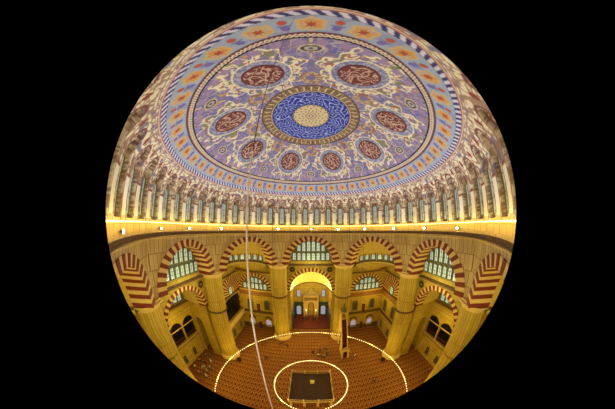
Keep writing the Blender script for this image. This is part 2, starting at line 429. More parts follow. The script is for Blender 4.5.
# ------------------------------------------------------------------ drum with forty window niches
def drum():
    # profile from z=29.45 up to the dome ring at rho=14.36
    zs = list(np.linspace(29.45, 33.2, 40)); prof = [(DR, z) for z in zs]
    a0 = math.asin(DR/SR); a1 = math.asin(14.36/SR)
    for t in np.linspace(a0, a1, 30)[1:]: prof.append((SR*sin(t), SZ+SR*cos(t)))
    prof = np.array(prof); ns = 32; nphi = 42*ns
    arc = np.concatenate([[0], np.cumsum(np.hypot(*np.diff(prof, axis=0).T))]); total = arc[-1]
    NRM = np.array([(1, 0) if p[1] < 33.25 else ((p[0])/SR, (p[1]-SZ)/SR) for p in prof])
    I, J = np.meshgrid(np.arange(len(prof)), np.arange(nphi), indexing='ij')
    u = (J % ns)/ns-.5                     # 0 = window axis
    phi = J/ns*2*pi/42
    S = arc[I]; hw = .245
    hh = 5.15                              # top of niche head (arc length)
    head = (S > 4.15)
    wS = np.where(head, hw*np.sqrt(np.clip(1-((S-4.15)/1.0)**2, 0, 1)), hw)
    inside = (np.abs(u) < wS) & (S < hh) & (S > .35)
    dep = np.where(inside, .4, 0.0)
    P = prof[I]; Nn = NRM[I]
    r = P[..., 0]+Nn[..., 0]*dep; z = P[..., 1]+Nn[..., 1]*dep
    V = np.stack([r*np.sin(phi), r*np.cos(phi), z], -1)
    X = u*2.33
    C = np.empty(I.shape+(3,)); C[:] = lin((224, 216, 186))
    nA = lines(phi*15.6, S, 2.3, 41, .2); put(C, nA, (160, 132, 108))
    put(C, vnoise(phi*30, S*2.2, 43) > .78, (120, 116, 140))
    edge = (np.abs(np.abs(u)-.31) < .018) & (S < 4.6); put(C, edge, (108, 62, 50))
    pier = np.abs(u) > .37
    put(C, pier & (S < 2.6), (242, 238, 216)); put(C, pier & (np.abs(S-2.7) < .1), (150, 70, 54))
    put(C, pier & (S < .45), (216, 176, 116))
    a = (0.5-np.abs(u))*2.33
    put(C, (np.hypot(a/.17, (S-5.2)/.36) < 1), (140, 60, 48)); put(C, (np.hypot(a/.13, (S-3.6)/.24) < 1), (160, 96, 74))
    arch = np.abs(np.hypot(u/.31, np.clip(S-4.15, 0, 9)/1.2)-1) < .1; put(C, arch & (S > 4.1), (120, 70, 62))
    # niche insides
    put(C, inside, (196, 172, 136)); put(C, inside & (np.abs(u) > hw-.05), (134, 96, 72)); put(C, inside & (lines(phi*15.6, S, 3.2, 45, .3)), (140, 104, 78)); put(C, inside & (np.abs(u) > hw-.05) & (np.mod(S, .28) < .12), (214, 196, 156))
    put(C, inside & (S > 3.9), (216, 204, 176)); put(C, inside & (S > 3.9) & lines(phi*15.6, S, 3.4, 47, .3), (128, 92, 88))
    put(C, (~inside) & (np.abs(u) < hw) & (S > .0) & (S < .5), (210, 176, 110))
    put(C, S > total-.05, (170, 108, 98)); put(C, (S > total-.3) & (S < total-.2), (150, 120, 130))
    n = len(prof); i = np.arange(n-1)[:, None]*nphi; j = np.arange(nphi)[None]; j2 = (j+1) % nphi
    F = np.stack([i+j, i+nphi+j, i+nphi+j2, i+j2], -1).reshape(-1, 4)
    o = raw_mesh('wall_drum', V.reshape(-1, 3), F, C.reshape(-1, 3), None, smooth=False)
    tag(o, 'cream drum of painted piers and window niches under the dome', None, None, 'structure')
drum()
def drum_windows():
    proto = None
    for k in range(42):
        if k < 21: side = '%s to the right of the line above the mihrab' % ORD[k]
        else: side = '%s to the left of the line above the mihrab' % ORD[41-k]
        lab = 'tall arched drum window, '+side
        if proto is None:
            T = frameT(0)
            proto = win(T, 0, 30.05, .7, 3.0, DR+.38, M['lattice'], M['pane_drum'], lab, 'windows round the foot of the dome', fw=.1, thick=.12)
            # move the proto's origin to the axis so that copies can simply turn
            off = proto.location.copy()
            for ch in [x for x in bpy.data.objects if x.parent == proto]: ch.location = (0, 0, 0)
            proto.location = (0, 0, 0); proto.rotation_euler = (0, 0, -pi/42)
            c = proto
        else:
            c = copy_tree(proto); NW[0] += 1; c.name = 'window_%d' % NW[0]; c.rotation_euler = (0, 0, -(k+.5)*2*pi/42); c['label'] = lab
drum_windows()

# ------------------------------------------------------------------ gallery cornice under the drum
mb = MB()
mb.lathe([(DR+1.2, 28.0), (16.0, 28.1), (15.75, 28.3), (15.52, 28.62), (15.52, 28.78), (15.62, 28.82), (15.6, 29.38), (15.5, 29.42), (15.5, 29.5), (DR+.1, 29.5), (DR+.9, 29.45), (DR+1.2, 28.0)], 240, mi=0)
tag(mb.build('trim_gallery', stone('gallery_stone', (232, 198, 120), (222, 186, 108), (150, 110, 60), 1.2, 5)), 'lit stone gallery parapet ringing the foot of the drum', None, None, 'structure')
mb = MB()
for k in range(330):
    a = 2*pi*k/330; 
    T = (lambda a: lambda s, d, z: (sin(a)*d+cos(a)*s, cos(a)*d-sin(a)*s, z))(a)
    mb.box(-.085, .085, 15.5, 15.9, 28.28, 28.6, 0, T)
mb.lathe([(15.75, 28.16), (15.44, 28.2), (15.42, 28.27), (15.75, 28.3)], 240, mi=0)
tag(mb.build('trim_dentils', M['ledge']), 'dark dentil course running under the gallery parapet', None, None, 'structure')
mb = MB()
mb.tube([(15.48*sin(2*pi*k/240), 15.48*cos(2*pi*k/240), 29.53) for k in range(240)], .028, 5, 0, True)
for k in range(480):
    a = 2*pi*k/480; mb.sphere((15.48*sin(a), 15.48*cos(a), 29.54), .045, 4)
tag(mb.build('rope_light', M['rope']), 'warm glowing rope light running along the top of the gallery parapet', 'rope light')

# flood lamps on the gallery
FA = [-139.6, -111.8, -91, -67, -24.7, 0, 20.3, 40.2, 61.9, 84.5, 109]
FN = ['leftmost in view, near the left rim', 'above the left edge of the far left arch', 'above the left side arch', 'above the left side arch right foot', 'above the pillar left of the mihrab bay', 'over the crown of the mihrab arch', 'over the pillar right of the mihrab bay',
      'above the crown of the right diagonal arch', 'above the right foot of the right diagonal arch', 'above the right side arch', 'rightmost in view']
def flood(a, nm):
    a = radians(a); x, y = 15.3*sin(a), 15.3*cos(a); z = 28.98
    root = empty('flood_lamp', (x, y, z), 'small white flood lamp on the gallery, '+nm, 'lamp', 'flood lamps along the gallery')
    T = lambda s, d, zz: (x+sin(a)*d+cos(a)*s, y+cos(a)*d-sin(a)*s, z+zz)
    b = MB(); b.box(-.13, .13, .02, .16, -.1, .12, 0, T); hs = b.build('housing', M['black'], root)
    b = MB(); b.box(-.03, .03, .1, .3, -.04, .02, 0, T); b.build('bracket', M['black'], root)
    b = MB(); b.box(-.11, .11, -.02, .02, -.08, .1, 0, T); b.build('lens', M['flood'], hs)
    return T
for a, nm in zip(FA, FN): flood(a, nm)

# ------------------------------------------------------------------ octagon: spandrel walls, striped arches
AN = {0: 'over the mihrab bay', 1: 'of the front right corner bay', 2: 'of the right side bay', 3: 'cut by the right rim of the view', 4: 'under the viewer', 5: 'cut by the left rim of the view', 6: 'of the left side bay', 7: 'of the front left corner bay'}
mb = MB()
for k in range(8):
    T = frameT(k)
    panel(mb, T, -HE, HE, ZSP-.5, 27.75, Ra, ADEP, [(0, HO, ZSP-.5, ZSP, ZCO-ZSP)], n=40)
    # up to the ring
    n = 10; mb.dirn = dirn(T)
    for i in range(n):
        s0, s1 = -HE+2*HE*i/n, -HE+2*HE*(i+1)/n
        p0, p1 = T(s0, Ra, 27.75), T(s1, Ra, 27.75)
        def ring(p, z, r): h = math.hypot(p[0], p[1]); return (p[0]*r/h, p[1]*r/h, z)
        mb.poly([p0, p1, ring(p1, 28.25, 15.8), ring(p0, 28.25, 15.8)])
    # raised pilaster strip at the corner
    for e in (-1, 1): mb.box(e*(HE-.42)-.28 if e > 0 else -HE+.14, (HE-.14) if e > 0 else -HE+.7, Ra-.07, Ra+.02, 24.6, 27.2, 0, T)
tag(mb.build('wall_arcade', M['wall']), 'sandstone spandrel walls between the eight great arches', None, None, 'structure')
for k in range(8):
    T = frameT(k); mb = MB()
    archivolt(mb, T, 0, ZSP, HI, ZCI-ZSP, HO, ZCO-ZSP, Ra-.05, Ra+ADEP, 33)
    o = T(0, Ra, ZSP)
    tag(mb.build('striped_arch', [M['red'], M['cream']], origin=o), 'great red and cream striped arch '+AN[k], 'arch', 'great arches of the octagon')
# impost blocks + pillars
PR = 19.35
def pillar(j):
    th = pi/8+j*pi/4; c = (PR*sin(th), PR*cos(th))
    names = ['right of the mihrab bay', 'between the front right corner bay and the right side bay', 'at the right rim beyond the side arch', 'behind the viewer on the right', 'behind the viewer on the left', 'at the left rim beyond the side arch', 'between the front left corner bay and the left side bay', 'left of the mihrab bay']
    root = empty('stone_pillar', (c[0], c[1], 0), 'massive fluted yellow stone pillar '+names[j], 'pillar', 'eight great pillars', 'thing')
    O = (c[0], c[1], 0)
    def L(nm, prof, m, fl=0, nf=12, n=96):
        b = MB(); b.lathe(prof, n, O, 0, flute=fl, nf=nf); return b.build(nm, m, root)
    L('base', [(0, 0), (2.25, 0), (2.25, .35), (2.1, .45), (2.1, .8), (1.95, .95), (1.85, 1.1)], M['marble'], n=24)
    L('shaft', [(1.86, 1.0), (1.84, 6), (1.8, 13.1)], M['pillar'], .06, 16, 128)
    if j not in (2, 5): L('ring', [(1.8, 12.95), (2.02, 13.1), (2.02, 13.35), (1.85, 13.5)], M['ledge'], n=48)
    L('upper_shaft', [(1.92, 13.4), (1.95, 17), (1.98, 20.6)], M['pillar'], .03, 12, 96)
    L('capital', [(1.98, 20.3), (2.12, 20.6), (2.3, 20.9), (2.5, 20.95), (2.5, 21.15), (0, 21.2)], M['cream'], n=48)
    # springer block between arch feet
    b = MB(); T = lambda s, d, z: (sin(th)*d+cos(th)*s, cos(th)*d-sin(th)*s, z)
    b.hexa([T(-.95, 17.2, 20.95), T(.95, 17.2, 20.95), T(2.1, 20.2, 20.95), T(-2.1, 20.2, 20.95), T(-.75, 17.0, 21.5), T(.75, 17.0, 21.5), T(2.1, 20.3, 21.5), T(-2.1, 20.3, 21.5)])
    b.build('springer', M['cream'], root)
    # dark foot box
for j in range(8): pillar(j)

# cardinal lunettes: wall, ledge and two rows of windows
LN = {0: 'mihrab bay', 2: 'right side bay', 6: 'left side bay', 4: 'bay under the viewer'}
D1 = Ra+ADEP
for k in (0, 2, 6, 4):
    T = frameT(k)
    mb = MB(); mb.dirn = dirn(T)
    panel(mb, T, -HI-.4, HI+.4, 20.6, ZCI+.4, D1, .3)
    tag(mb.build('wall_lunette', M['lattice'] if False else M['wall_low']), 'lunette wall pierced by windows in the '+LN[k], None, None, 'structure')
    # greenish stucco field behind windows
    mb = MB(); mb.dirn = dirn(T); n = 24; ho, ri = HI-.25, ZCI-ZSP-.3
    pts = [T(-ho*cos(pi*i/n), D1-.1, 21.75+ri*sin(pi*i/n)*.96) for i in range(n+1)]; pb = [T(-ho*cos(pi*i/n), D1, 21.75+ri*sin(pi*i/n)*.96) for i in range(n+1)]
    mb.poly(pts)
    for i in range(n): mb.poly([pts[i], pts[i+1], pb[i+1], pb[i]])
    tag(mb.build('trim_lunette_screen', M['frame']), 'grey-green stucco window screen filling the lunette of the '+LN[k], None, None, 'structure')
    mb = MB(); mb.box(-6.0, 6.0, D1-.35, D1+.1, 20.55, 20.85, 0, T); mb.box(-6.0, 6.0, D1-.2, D1+.1, 20.85, 21.0, 0, T)
    tag(mb.build('trim_lunette_ledge', M['ledge']), 'dark ledge under the lunette windows of the '+LN[k], None, None, 'structure')
    if k == 4: continue
    for i in range(8):
        s = (i-3.5)*1.06
        win(T, s, 21.95, .66, 1.6, D1-.1, M['frame'], M['pane'], 'pale arched window, %s from the left in the lower row of the %s lunette' % (ORD[i], LN[k]), 'lunette windows of the '+LN[k], fw=.07, thick=.1)
    for i in range(6):
        s = (i-2.5)*1.06; h = (2.0, 2.3, 2.3)[int(2.5-abs(i-2.5)+.01)] if True else 2
        h = [1.35, 1.95, 2.2, 2.2, 1.95, 1.35][i]
        win(T, s, 24.0, .66, h, D1-.1, M['frame'], M['pane'], 'pale arched window, %s from the left in the upper row of the %s lunette' % (ORD[i], LN[k]), 'lunette windows of the '+LN[k], fw=.07, thick=.1)

# diagonal exedras: half domes with a row of windows
EN = {1: 'front right', 7: 'front left', 3: 'near right', 5: 'near left'}
for k in (1, 7, 3, 5):
    T = frameT(k); mb = MB(); R = HI; n = 40
    def P(t, e): return T(-R*cos(t)*cos(e), D1+R*sin(t)*cos(e), ZSP+(ZCI-ZSP)*sin(e))
    for i in range(n):
        t0, t1 = pi*i/n, pi*(i+1)/n
        for j in range(14):
            e0, e1 = pi/2*j/14, pi/2*(j+1)/14
            q = [P(t0, e0), P(t1, e0), P(t1, e1), P(t0, e1)]
            mb.poly(q if j < 13 else q[:3], 0, [(R*t0, R*e0), (R*t1, R*e0), (R*t1, R*e1), (R*t0, R*e1)][:4 if j < 13 else 3])
        q = lambda t, r, z: T(-r*cos(t), D1+r*sin(t), z)
        for (r0, z0, r1, z1, m) in ((R, ZSP, R-.3, ZSP, 1), (R-.3, ZSP, R-.3, ZSP-.22, 1), (R-.3, ZSP-.22, R, ZSP-.3, 1), (R, ZSP-.3, R+.1, 20.5, 0)):
            mb.poly([q(t0, r0, z0), q(t1, r0, z0), q(t1, r1, z1), q(t0, r1, z1)], m)
    tag(mb.build('ceiling_exedra', [M['plaster'], M['ledge']], smooth=False), 'plastered half dome of the %s corner bay' % EN[k], None, None, 'structure')
    if k in (1, 7):
        for i in range(8):
            t = pi*(i+1)/9.0
            ccx, ccy, _ = T(-(R-.12)*cos(t), D1+(R-.12)*sin(t), 0)
            # outward direction in world
            ox, oy, _ = T(-cos(t), sin(t), 0)
            al = atan2(ox, oy)
            TT = (lambda al, X0, Y0: lambda s, d, z: (X0+sin(al)*d+cos(al)*s, Y0+cos(al)*d-sin(al)*s, z))(al, ccx, ccy)
            win(TT, 0, 21.75, .8, 2.2, .0, M['frame'], M['pane'], 'small arched window, %s from the left in the half dome of the %s corner bay' % (ORD[i], EN[k]), 'half dome windows of the %s corner bay' % EN[k], fw=.2, thick=.2)

# aisle ceiling: loft from the octagon edge to the outer walls
def aisle():
    inner = []
    for k in range(8):
        a = []
        if k % 2 == 0: loc = [(-HI-.9, D1), (-2, D1), (0, D1), (2, D1), (HI+.9, D1)]
        else: loc = [(-HI-.9, D1-.2), (-HI, D1)]+[(-(HI)*cos(pi*i/10), D1+HI*sin(pi*i/10)) for i in range(1, 10)]+[(HI, D1), (HI+.9, D1-.2)]
        T = frameT(k)
        inner += [(T(s, d, 20.6), k) for s, d in loc]
    outer = []
    for p, k in inner:
        x, y = p[0], p[1]; sc = min(XS/abs(x) if abs(x) > 1e-6 else 9e9, YF/abs(y) if abs(y) > 1e-6 else 9e9)
        th = atan2(x, y); c = abs(cos(2*th)); 
        z = 18.2+2.3*min(1, max(0, (c-.35)/.35))
        if abs(x)*sc > XS-.01: z = min(20.5, z)
        outer.append((x*sc, y*sc, z))
    mb = MB(); n = len(inner)
    for i in range(n):
        j = (i+1) % n
        a, b = inner[i][0], inner[j][0]
        mb.poly([a, b, outer[j], outer[i]], 0, [(a[0], a[1]), (b[0], b[1]), outer[j][:2], outer[i][:2]])
    for sx in (-1, 1):
        for sy in (-1, 1):
            mb.poly([(sx*XS, sy*YF, 18.2), (sx*XS, sy*14, 18.2), (sx*16, sy*YF, 18.2)])
    tag(mb.build('ceiling_aisle', M['plaster']), 'plain plastered vaulting between octagon and outer walls', None, None, 'structure')
aisle()

# ------------------------------------------------------------------ front (mihrab) wall
def Ty(s, d, z): return (s, d, z)
AP = 5.2; APZ = 13.1; APR = 5.5
mb = MB()
for side in (-1, 1):
    a, b = (AP, XS+.3) if side > 0 else (-XS-.3, -AP)
    panel(mb, Ty, a, b, 0, 20.6, YF, .5)
panel(mb, Ty, -AP, AP, APZ, 20.9, YF, .5, [(0, AP, APZ, APZ, APR)], n=36)
tag(mb.build('wall_front', M['wall_low']), 'ochre front wall with the mihrab recess in its middle', None, None, 'structure')
mb = MB(); archivolt(mb, Ty, 0, APZ, AP-.05, APR-.05, AP+1.0, APR+.95, YF-.12, YF+.6, 41)
tag(mb.build('striped_arch', [M['cream'], M['red']], origin=(0, YF, APZ)), 'smaller striped arch framing the gilded half dome above the mihrab', 'arch')
# recess
AY = 28.6
mb = MB(); mb.dirn = (0, 1)
for side in (-1, 1): mb.poly([(side*AP, YF, 0), (side*AP, AY, 0), (side*AP, AY, APZ), (side*AP, YF, APZ)])
mb.dirn = (1, 0); mb.poly([(-AP, AY, 0), (AP, AY, 0), (AP, AY, APZ), (-AP, AY, APZ)])
n = 24
for i in range(n):   # flat soffit between rim and walls
    t0, t1 = pi*i/n, pi*(i+1)/n
    E = lambda t: (-AP*cos(t), YF+.4+(AY-YF-.5)*sin(t), APZ-.35)
    def O(t):
        x, y = -cos(t), sin(t); s = min(AP/max(abs(x), 1e-6), (AY-YF-.4)/max(y, 1e-6)); return (x*s, YF+.4+y*s, APZ-.35)
    mb.poly([E(t0), E(t1), O(t1), O(t0)])
tag(mb.build('wall_apse', M['wall_low']), 'warm stone walls of the mihrab recess', None, None, 'structure')
mb = MB(); nt, ne = 40, 14
def P(t, e): return (-AP*cos(t)*cos(e), YF+.4+(AY-YF-.5)*sin(t)*cos(e), APZ-.35+(APR+.3)*sin(e))
for i in range(nt):
    for j in range(ne):
        q = [P(pi*i/nt, pi/2*j/ne), P(pi*(i+1)/nt, pi/2*j/ne), P(pi*(i+1)/nt, pi/2*(j+1)/ne), P(pi*i/nt, pi/2*(j+1)/ne)]
        mb.poly(q if j < ne-1 else q[:3])
tag(mb.build('ceiling_apse', M['gold'], smooth=True), 'brightly lit gilded half dome above the mihrab recess', None, None, 'structure')
mb = MB()
for i in range(nt):
    t0, t1 = pi*i/nt, pi*(i+1)/nt
    E = lambda t, r, z: (-(AP-r)*cos(t), YF+.4+(AY-YF-.5-r)*sin(t), z)
    mb.hexa([E(t0, .25, APZ-.6), E(t1, .25, APZ-.6), E(t1, 0, APZ-.6), E(t0, 0, APZ-.6), E(t0, .25, APZ-.4), E(t1, .25, APZ-.4), E(t1, 0, APZ-.4), E(t0, 0, APZ-.4)])
tag(mb.build('trim_apse_rim', M['ledge']), 'dark curved rim under the gilded half dome', None, None, 'structure')
for side, nm in ((-1, 'left'), (1, 'right')):
    T = Ty
    win(Ty, side*3.75, 7.6, .95, 2.3, AY, M['lattice'], M['pane_blue'], 'small arched violet window high to the %s of the mihrab' % nm, 'windows of the mihrab recess', fw=.18)
    mb = MB(); mb.box(min(side*2.5, side*AP), max(side*2.5, side*AP), AY-.12, AY, .0, 5.6); mb.box(*( (side*AP-.1, side*AP) if side > 0 else (side*AP, side*AP+.1)), YF+.3, AY, 0, 5.6)
    tag(mb.build('trim_tile_panel', M['tile']), 'dark blue-green tiled wall panel on the %s of the mihrab' % nm, None, None, 'structure')
    arch_window('window_%d' % (900 if side < 0 else 901), Ty, side*3.8, .9, 1.3, 3.3, AY-.12, M['lattice'], M['pane_blue'], 'bright bluish window in the tiled wall %s of the mihrab' % nm, 'windows of the mihrab recess', fw=.22)
# mihrab
mih = empty('mihrab', (0, AY, .3), 'tall carved marble prayer niche with a pointed crest at the back of the recess', 'mihrab')
mb = MB(); mb.dirn = (1, 0)
panel(mb, Ty, -2.35, 2.35, .3, 8.3, AY-.75, .6, [(0, 1.0, .3, 4.3, 1.6)], n=16); mb.build('surround', mat('mihrab_marble', (196, 160, 92), rough=.5, var=.2, scale=3), mih)
mb = MB(); mb.lathe([(1.0, .3), (1.0, 4.3), (.75, 5.2), (.4, 5.7), (0, 5.9)], 16, (0, AY-.75, 0), 0, 0, pi); 
mb.build('niche', mat('niche_stone', (150, 120, 66), var=.3, scale=5), mih)
mb = MB(); mb.box(-2.0, 2.0, AY-.85, AY-.74, 6.6, 7.5); panel_o = mb.build('inscription_panel', M['medal'], mih)
mb = MB()
for i in range(18): mb.box(-1.85+i*.21, -1.72+i*.21, AY-.88, AY-.84, 6.75+.2*(i % 2), 7.2+.12*(i % 3))
mb.build('gilt_lettering', M['script'], panel_o)
mb = MB(); mb.box(-2.6, 2.6, AY-.9, AY-.1, 8.3, 8.6); mb.build('cornice', M['marble_grey'], mih)
mb = MB(); pts = [(-2.3, 8.6), (-1.7, 9.2), (-1.2, 9.1), (-.7, 9.9), (0, 11.0), (.7, 9.9), (1.2, 9.1), (1.7, 9.2), (2.3, 8.6)]
A = [(x, AY-.7, z) for x, z in pts]; B = [(x, AY-.4, z) for x, z in pts]; mb.poly(A); mb.poly(B[::-1])
for i in range(len(pts)): j = (i+1) % len(pts); mb.poly([A[i], A[j], B[j], B[i]])
mb.build('crest', M['marble_grey'], mih)
for sd in (-1, 1):
    mb = MB(); mb.lathe([(.16, .3), (.16, .8), (.11, .9), (.11, 8.0), (.18, 8.25)], 10, (sd*2.15, AY-.85, 0)); mb.build('column', M['marble'], mih)
# raised platform in the recess
mb = MB(); mb.box(-AP, AP, YF+1.2, AY, 0, .3)
tag(mb.build('apse_platform', M['carpet_red']), 'low raised floor carpeted dark red in the mihrab recess', 'platform')
# candles
def candle(x, nm):
    r = empty('candlestick', (x, 27.4, .3), 'tall standing candle lamp just %s of the prayer niche' % nm, 'candlestick', 'candles flanking the prayer niche')
    b = MB(); b.lathe([(0, 0), (.42, 0), (.4, .1), (.16, .3), (.12, .6), (.3, .8), (.22, .95), (0, .95)], 16, (x, 27.4, .3)); b.build('stand', M['brass'], r)
    b = MB(); b.lathe([(.2, .9), (.18, 2.6), (0, 2.62)], 12, (x, 27.4, .3)); cdl = b.build('candle', M['marble'], r)
    b = MB(); b.sphere((x, 27.4, 3.13), .2, 10, 0, 1.3); b.build('bulb', M['bulb'], cdl)
candle(-1.5, 'left'); candle(1.5, 'right')
# carved screens in front of the niche
for i in range(7):
    x = -2.7+i*.9
    r = empty('book_stand', (x, 25.6, .3), 'dark red carved book stand before the prayer niche, %s from the left' % ORD[i], 'book stand', 'book stands before the mihrab')
    T = (lambda x: lambda s, d, z: (x+s, 25.6+d, .3+z))(x)
    b = MB(); b.hexa([T(-.36, -.35, 0), T(.36, -.35, 0), T(.36, -.29, 0), T(-.36, -.29, 0), T(-.36, .25, 1.1), T(.36, .25, 1.1), T(.36, .31, 1.1), T(-.36, .31, 1.1)]); b.build('leaf', M['wood'], r)
    b = MB(); b.hexa([T(-.36, .29, 0), T(.36, .29, 0), T(.36, .35, 0), T(-.36, .35, 0), T(-.36, -.31, 1.1), T(.36, -.31, 1.1), T(.36, -.25, 1.1), T(-.36, -.25, 1.1)]); b.build('leaf', M['wood'], r)
    if i in (1, 3, 5):
        b = MB(); b.box(-.2, .2, -.12, .12, .68, .74, 0, T); tag(b.build('open_book', mat('page_%d' % i, (220, 210, 190)), origin=T(0, 0, .68)), 'open white book on the %s book stand before the mihrab' % ORD[i], 'book', 'open books before the mihrab')

# corner bays of the front wall
for side, nm in ((-1, 'left'), (1, 'right')):
    cx = side*14.35
    mb = MB(); archivolt(mb, Ty, cx, 12.85, 3.75, 3.75, 4.65, 4.65, YF-.14, YF+.05, 31)
    tag(mb.build('striped_arch', [M['red'], M['cream']], origin=(cx, YF, 12.85)), 'small striped blind arch around windows in the front %s corner' % nm, 'arch', 'small arches on the front wall')
    mb = MB(); n = 20; pts = [(cx-3.72*cos(pi*i/n), 12.9+3.72*sin(pi*i/n)) for i in range(n+1)]
    mb.poly([(x, YF-.05, z) for x, z in pts]); 
    for i in range(n): mb.poly([(pts[i][0], YF-.05, pts[i][1]), (pts[i+1][0], YF-.05, pts[i+1][1]), (pts[i+1][0], YF, pts[i+1][1]), (pts[i][0], YF, pts[i][1])])
    tag(mb.build('trim_window_screen', M['frame']), 'grey-green window screen inside the small arch of the front %s corner' % nm, None, None, 'structure')
    for i in range(6):
        win(Ty, cx+(i-2.5)*1.12, 13.15, .72, 1.45, YF-.05, M['frame'], M['pane'], 'pale window, %s from the left in the lower row of the front %s corner arch' % (ORD[i], nm), 'windows of the front %s corner arch' % nm, fw=.07, thick=.1)
    for i in range(4):
        win(Ty, cx+(i-1.5)*1.05, 14.85, .68, [1.0, 1.35, 1.35, 1.0][i], YF-.05, M['frame'], M['pane'], 'pale window, %s from the left in the upper row of the front %s corner arch' % (ORD[i], nm), 'windows of the front %s corner arch' % nm, fw=.07, thick=.1)
    a, b = sorted((side*9.0, side*19.0))
    mb = MB(); mb.box(a, b, YF-.3, YF, 12.5, 12.8); tag(mb.build('trim_arch_sill', M['cream']), 'pale sill under the small arch windows of the front %s corner' % nm, None, None, 'structure')
    mb = MB(); mb.box(a, b, YF-.08, YF, 11.0, 12.5); tag(mb.build('trim_tile_frieze', M['tile_red']), 'reddish patterned tile frieze across the front %s corner' % nm, None, None, 'structure')
    mb = MB(); mb.box(a, b, YF-.5, YF, 5.9, 6.2); mb.box(a, b, YF-.35, YF, 5.6, 5.9); tag(mb.build('trim_wall_ledge', M['ledge']), 'dark ledge between upper and lower windows of the front %s corner' % nm, None, None, 'structure')
    mb = MB(); mb.box(a, b, YF-.06, YF, .0, 1.5); tag(mb.build('baseboard_front_%s' % nm, M['ledge']), 'dark dado along the floor of the front %s corner' % nm, None, None, 'structure')
    for i, x in enumerate((11.5, 16.2)):
        q = ('nearest the mihrab', 'nearest the side wall')[i]
        win(Ty, side*x, 7.0, 1.15, 2.7, YF, M['lattice'], M['pane_dark'], 'olive latticed arched window above the ledge of the front %s corner, %s' % (nm, q), 'latticed windows of the front %s corner' % nm, fw=.25, thick=.2)
        r = win(Ty, side*x, 1.2, 1.3, 2.2, YF, M['marble'], M['pane_blue'], 'bluish lit window at floor level of the front %s corner, %s' % (nm, q), 'floor level windows of the front %s corner' % nm, fw=.16, thick=.2)
        mb = MB(); n = 12
        for i2 in range(n):
            t0, t1 = pi*i2/n, pi*(i2+1)/n; E = lambda t, rr, y: (side*x-rr*cos(t), y, 3.5+rr*1.05*sin(t))
            mb.hexa([E(t0, .75, YF-.3), E(t1, .75, YF-.3), E(t1, 1.05, YF-.3), E(t0, 1.05, YF-.3), E(t0, .75, YF), E(t1, .75, YF), E(t1, 1.05, YF), E(t0, 1.05, YF)])
        mb.build('hood', M['ledge'], r)
    for x, z0, z1, q in ((13.9, 6.3, 8.3, 'upper'), (13.9, .1, 2.2, 'lower')):
        mb = MB(); mb.box(side*x-.4, side*x+.4, YF-.18, YF, z0, z1, 0); mb.box(side*x-.5, side*x+.5, YF-.24, YF, z1, z1+.15)
        tag(mb.build('wall_cupboard', M['wood'], origin=(side*x, YF, z0)), 'narrow dark red wooden %s cupboard set in the front wall, %s of the mihrab' % (q, nm), 'cupboard')

# round medallions beside the arches
def medallion(x, y, z, al, nm):
    T = lambda s, d, zz: (x+sin(al)*d+cos(al)*s, y+cos(al)*d-sin(al)*s, z+zz)
    r = empty('round_medallion', (x, y, z), nm, 'medallion', 'round inscription medallions')
    b = MB(); n = 28
    fr = [T(.62*cos(2*pi*i/n), -.08, .62*sin(2*pi*i/n)) for i in range(n)]; bk = [T(.62*cos(2*pi*i/n), 0, .62*sin(2*pi*i/n)) for i in range(n)]
    b.poly(fr)
    for i in range(n): b.poly([fr[i], fr[(i+1) % n], bk[(i+1) % n], bk[i]])
    dk = b.build('disc', M['medal'], r)
    b = MB(); b.tube([T(.62*cos(2*pi*i/n), -.08, .62*sin(2*pi*i/n)) for i in range(n)], .05, 5, 0, True); b.build('rim', M['brass'], dk)
    b = MB(); b.tube([T(-.35+.07*i, -.11, .16*sin(i*1.4)) for i in range(11)], .03, 4); b.tube([T(.1*sin(i), -.11, -.3+.06*i) for i in range(10)], .025, 4); b.build('script', M['script'], dk)
medallion(-4.45, YF-.1, 19.1, 0, 'dark round medallion high on the wall left of the gilded half dome')
medallion(4.45, YF-.1, 19.1, 0, 'dark round medallion high on the wall right of the gilded half dome')

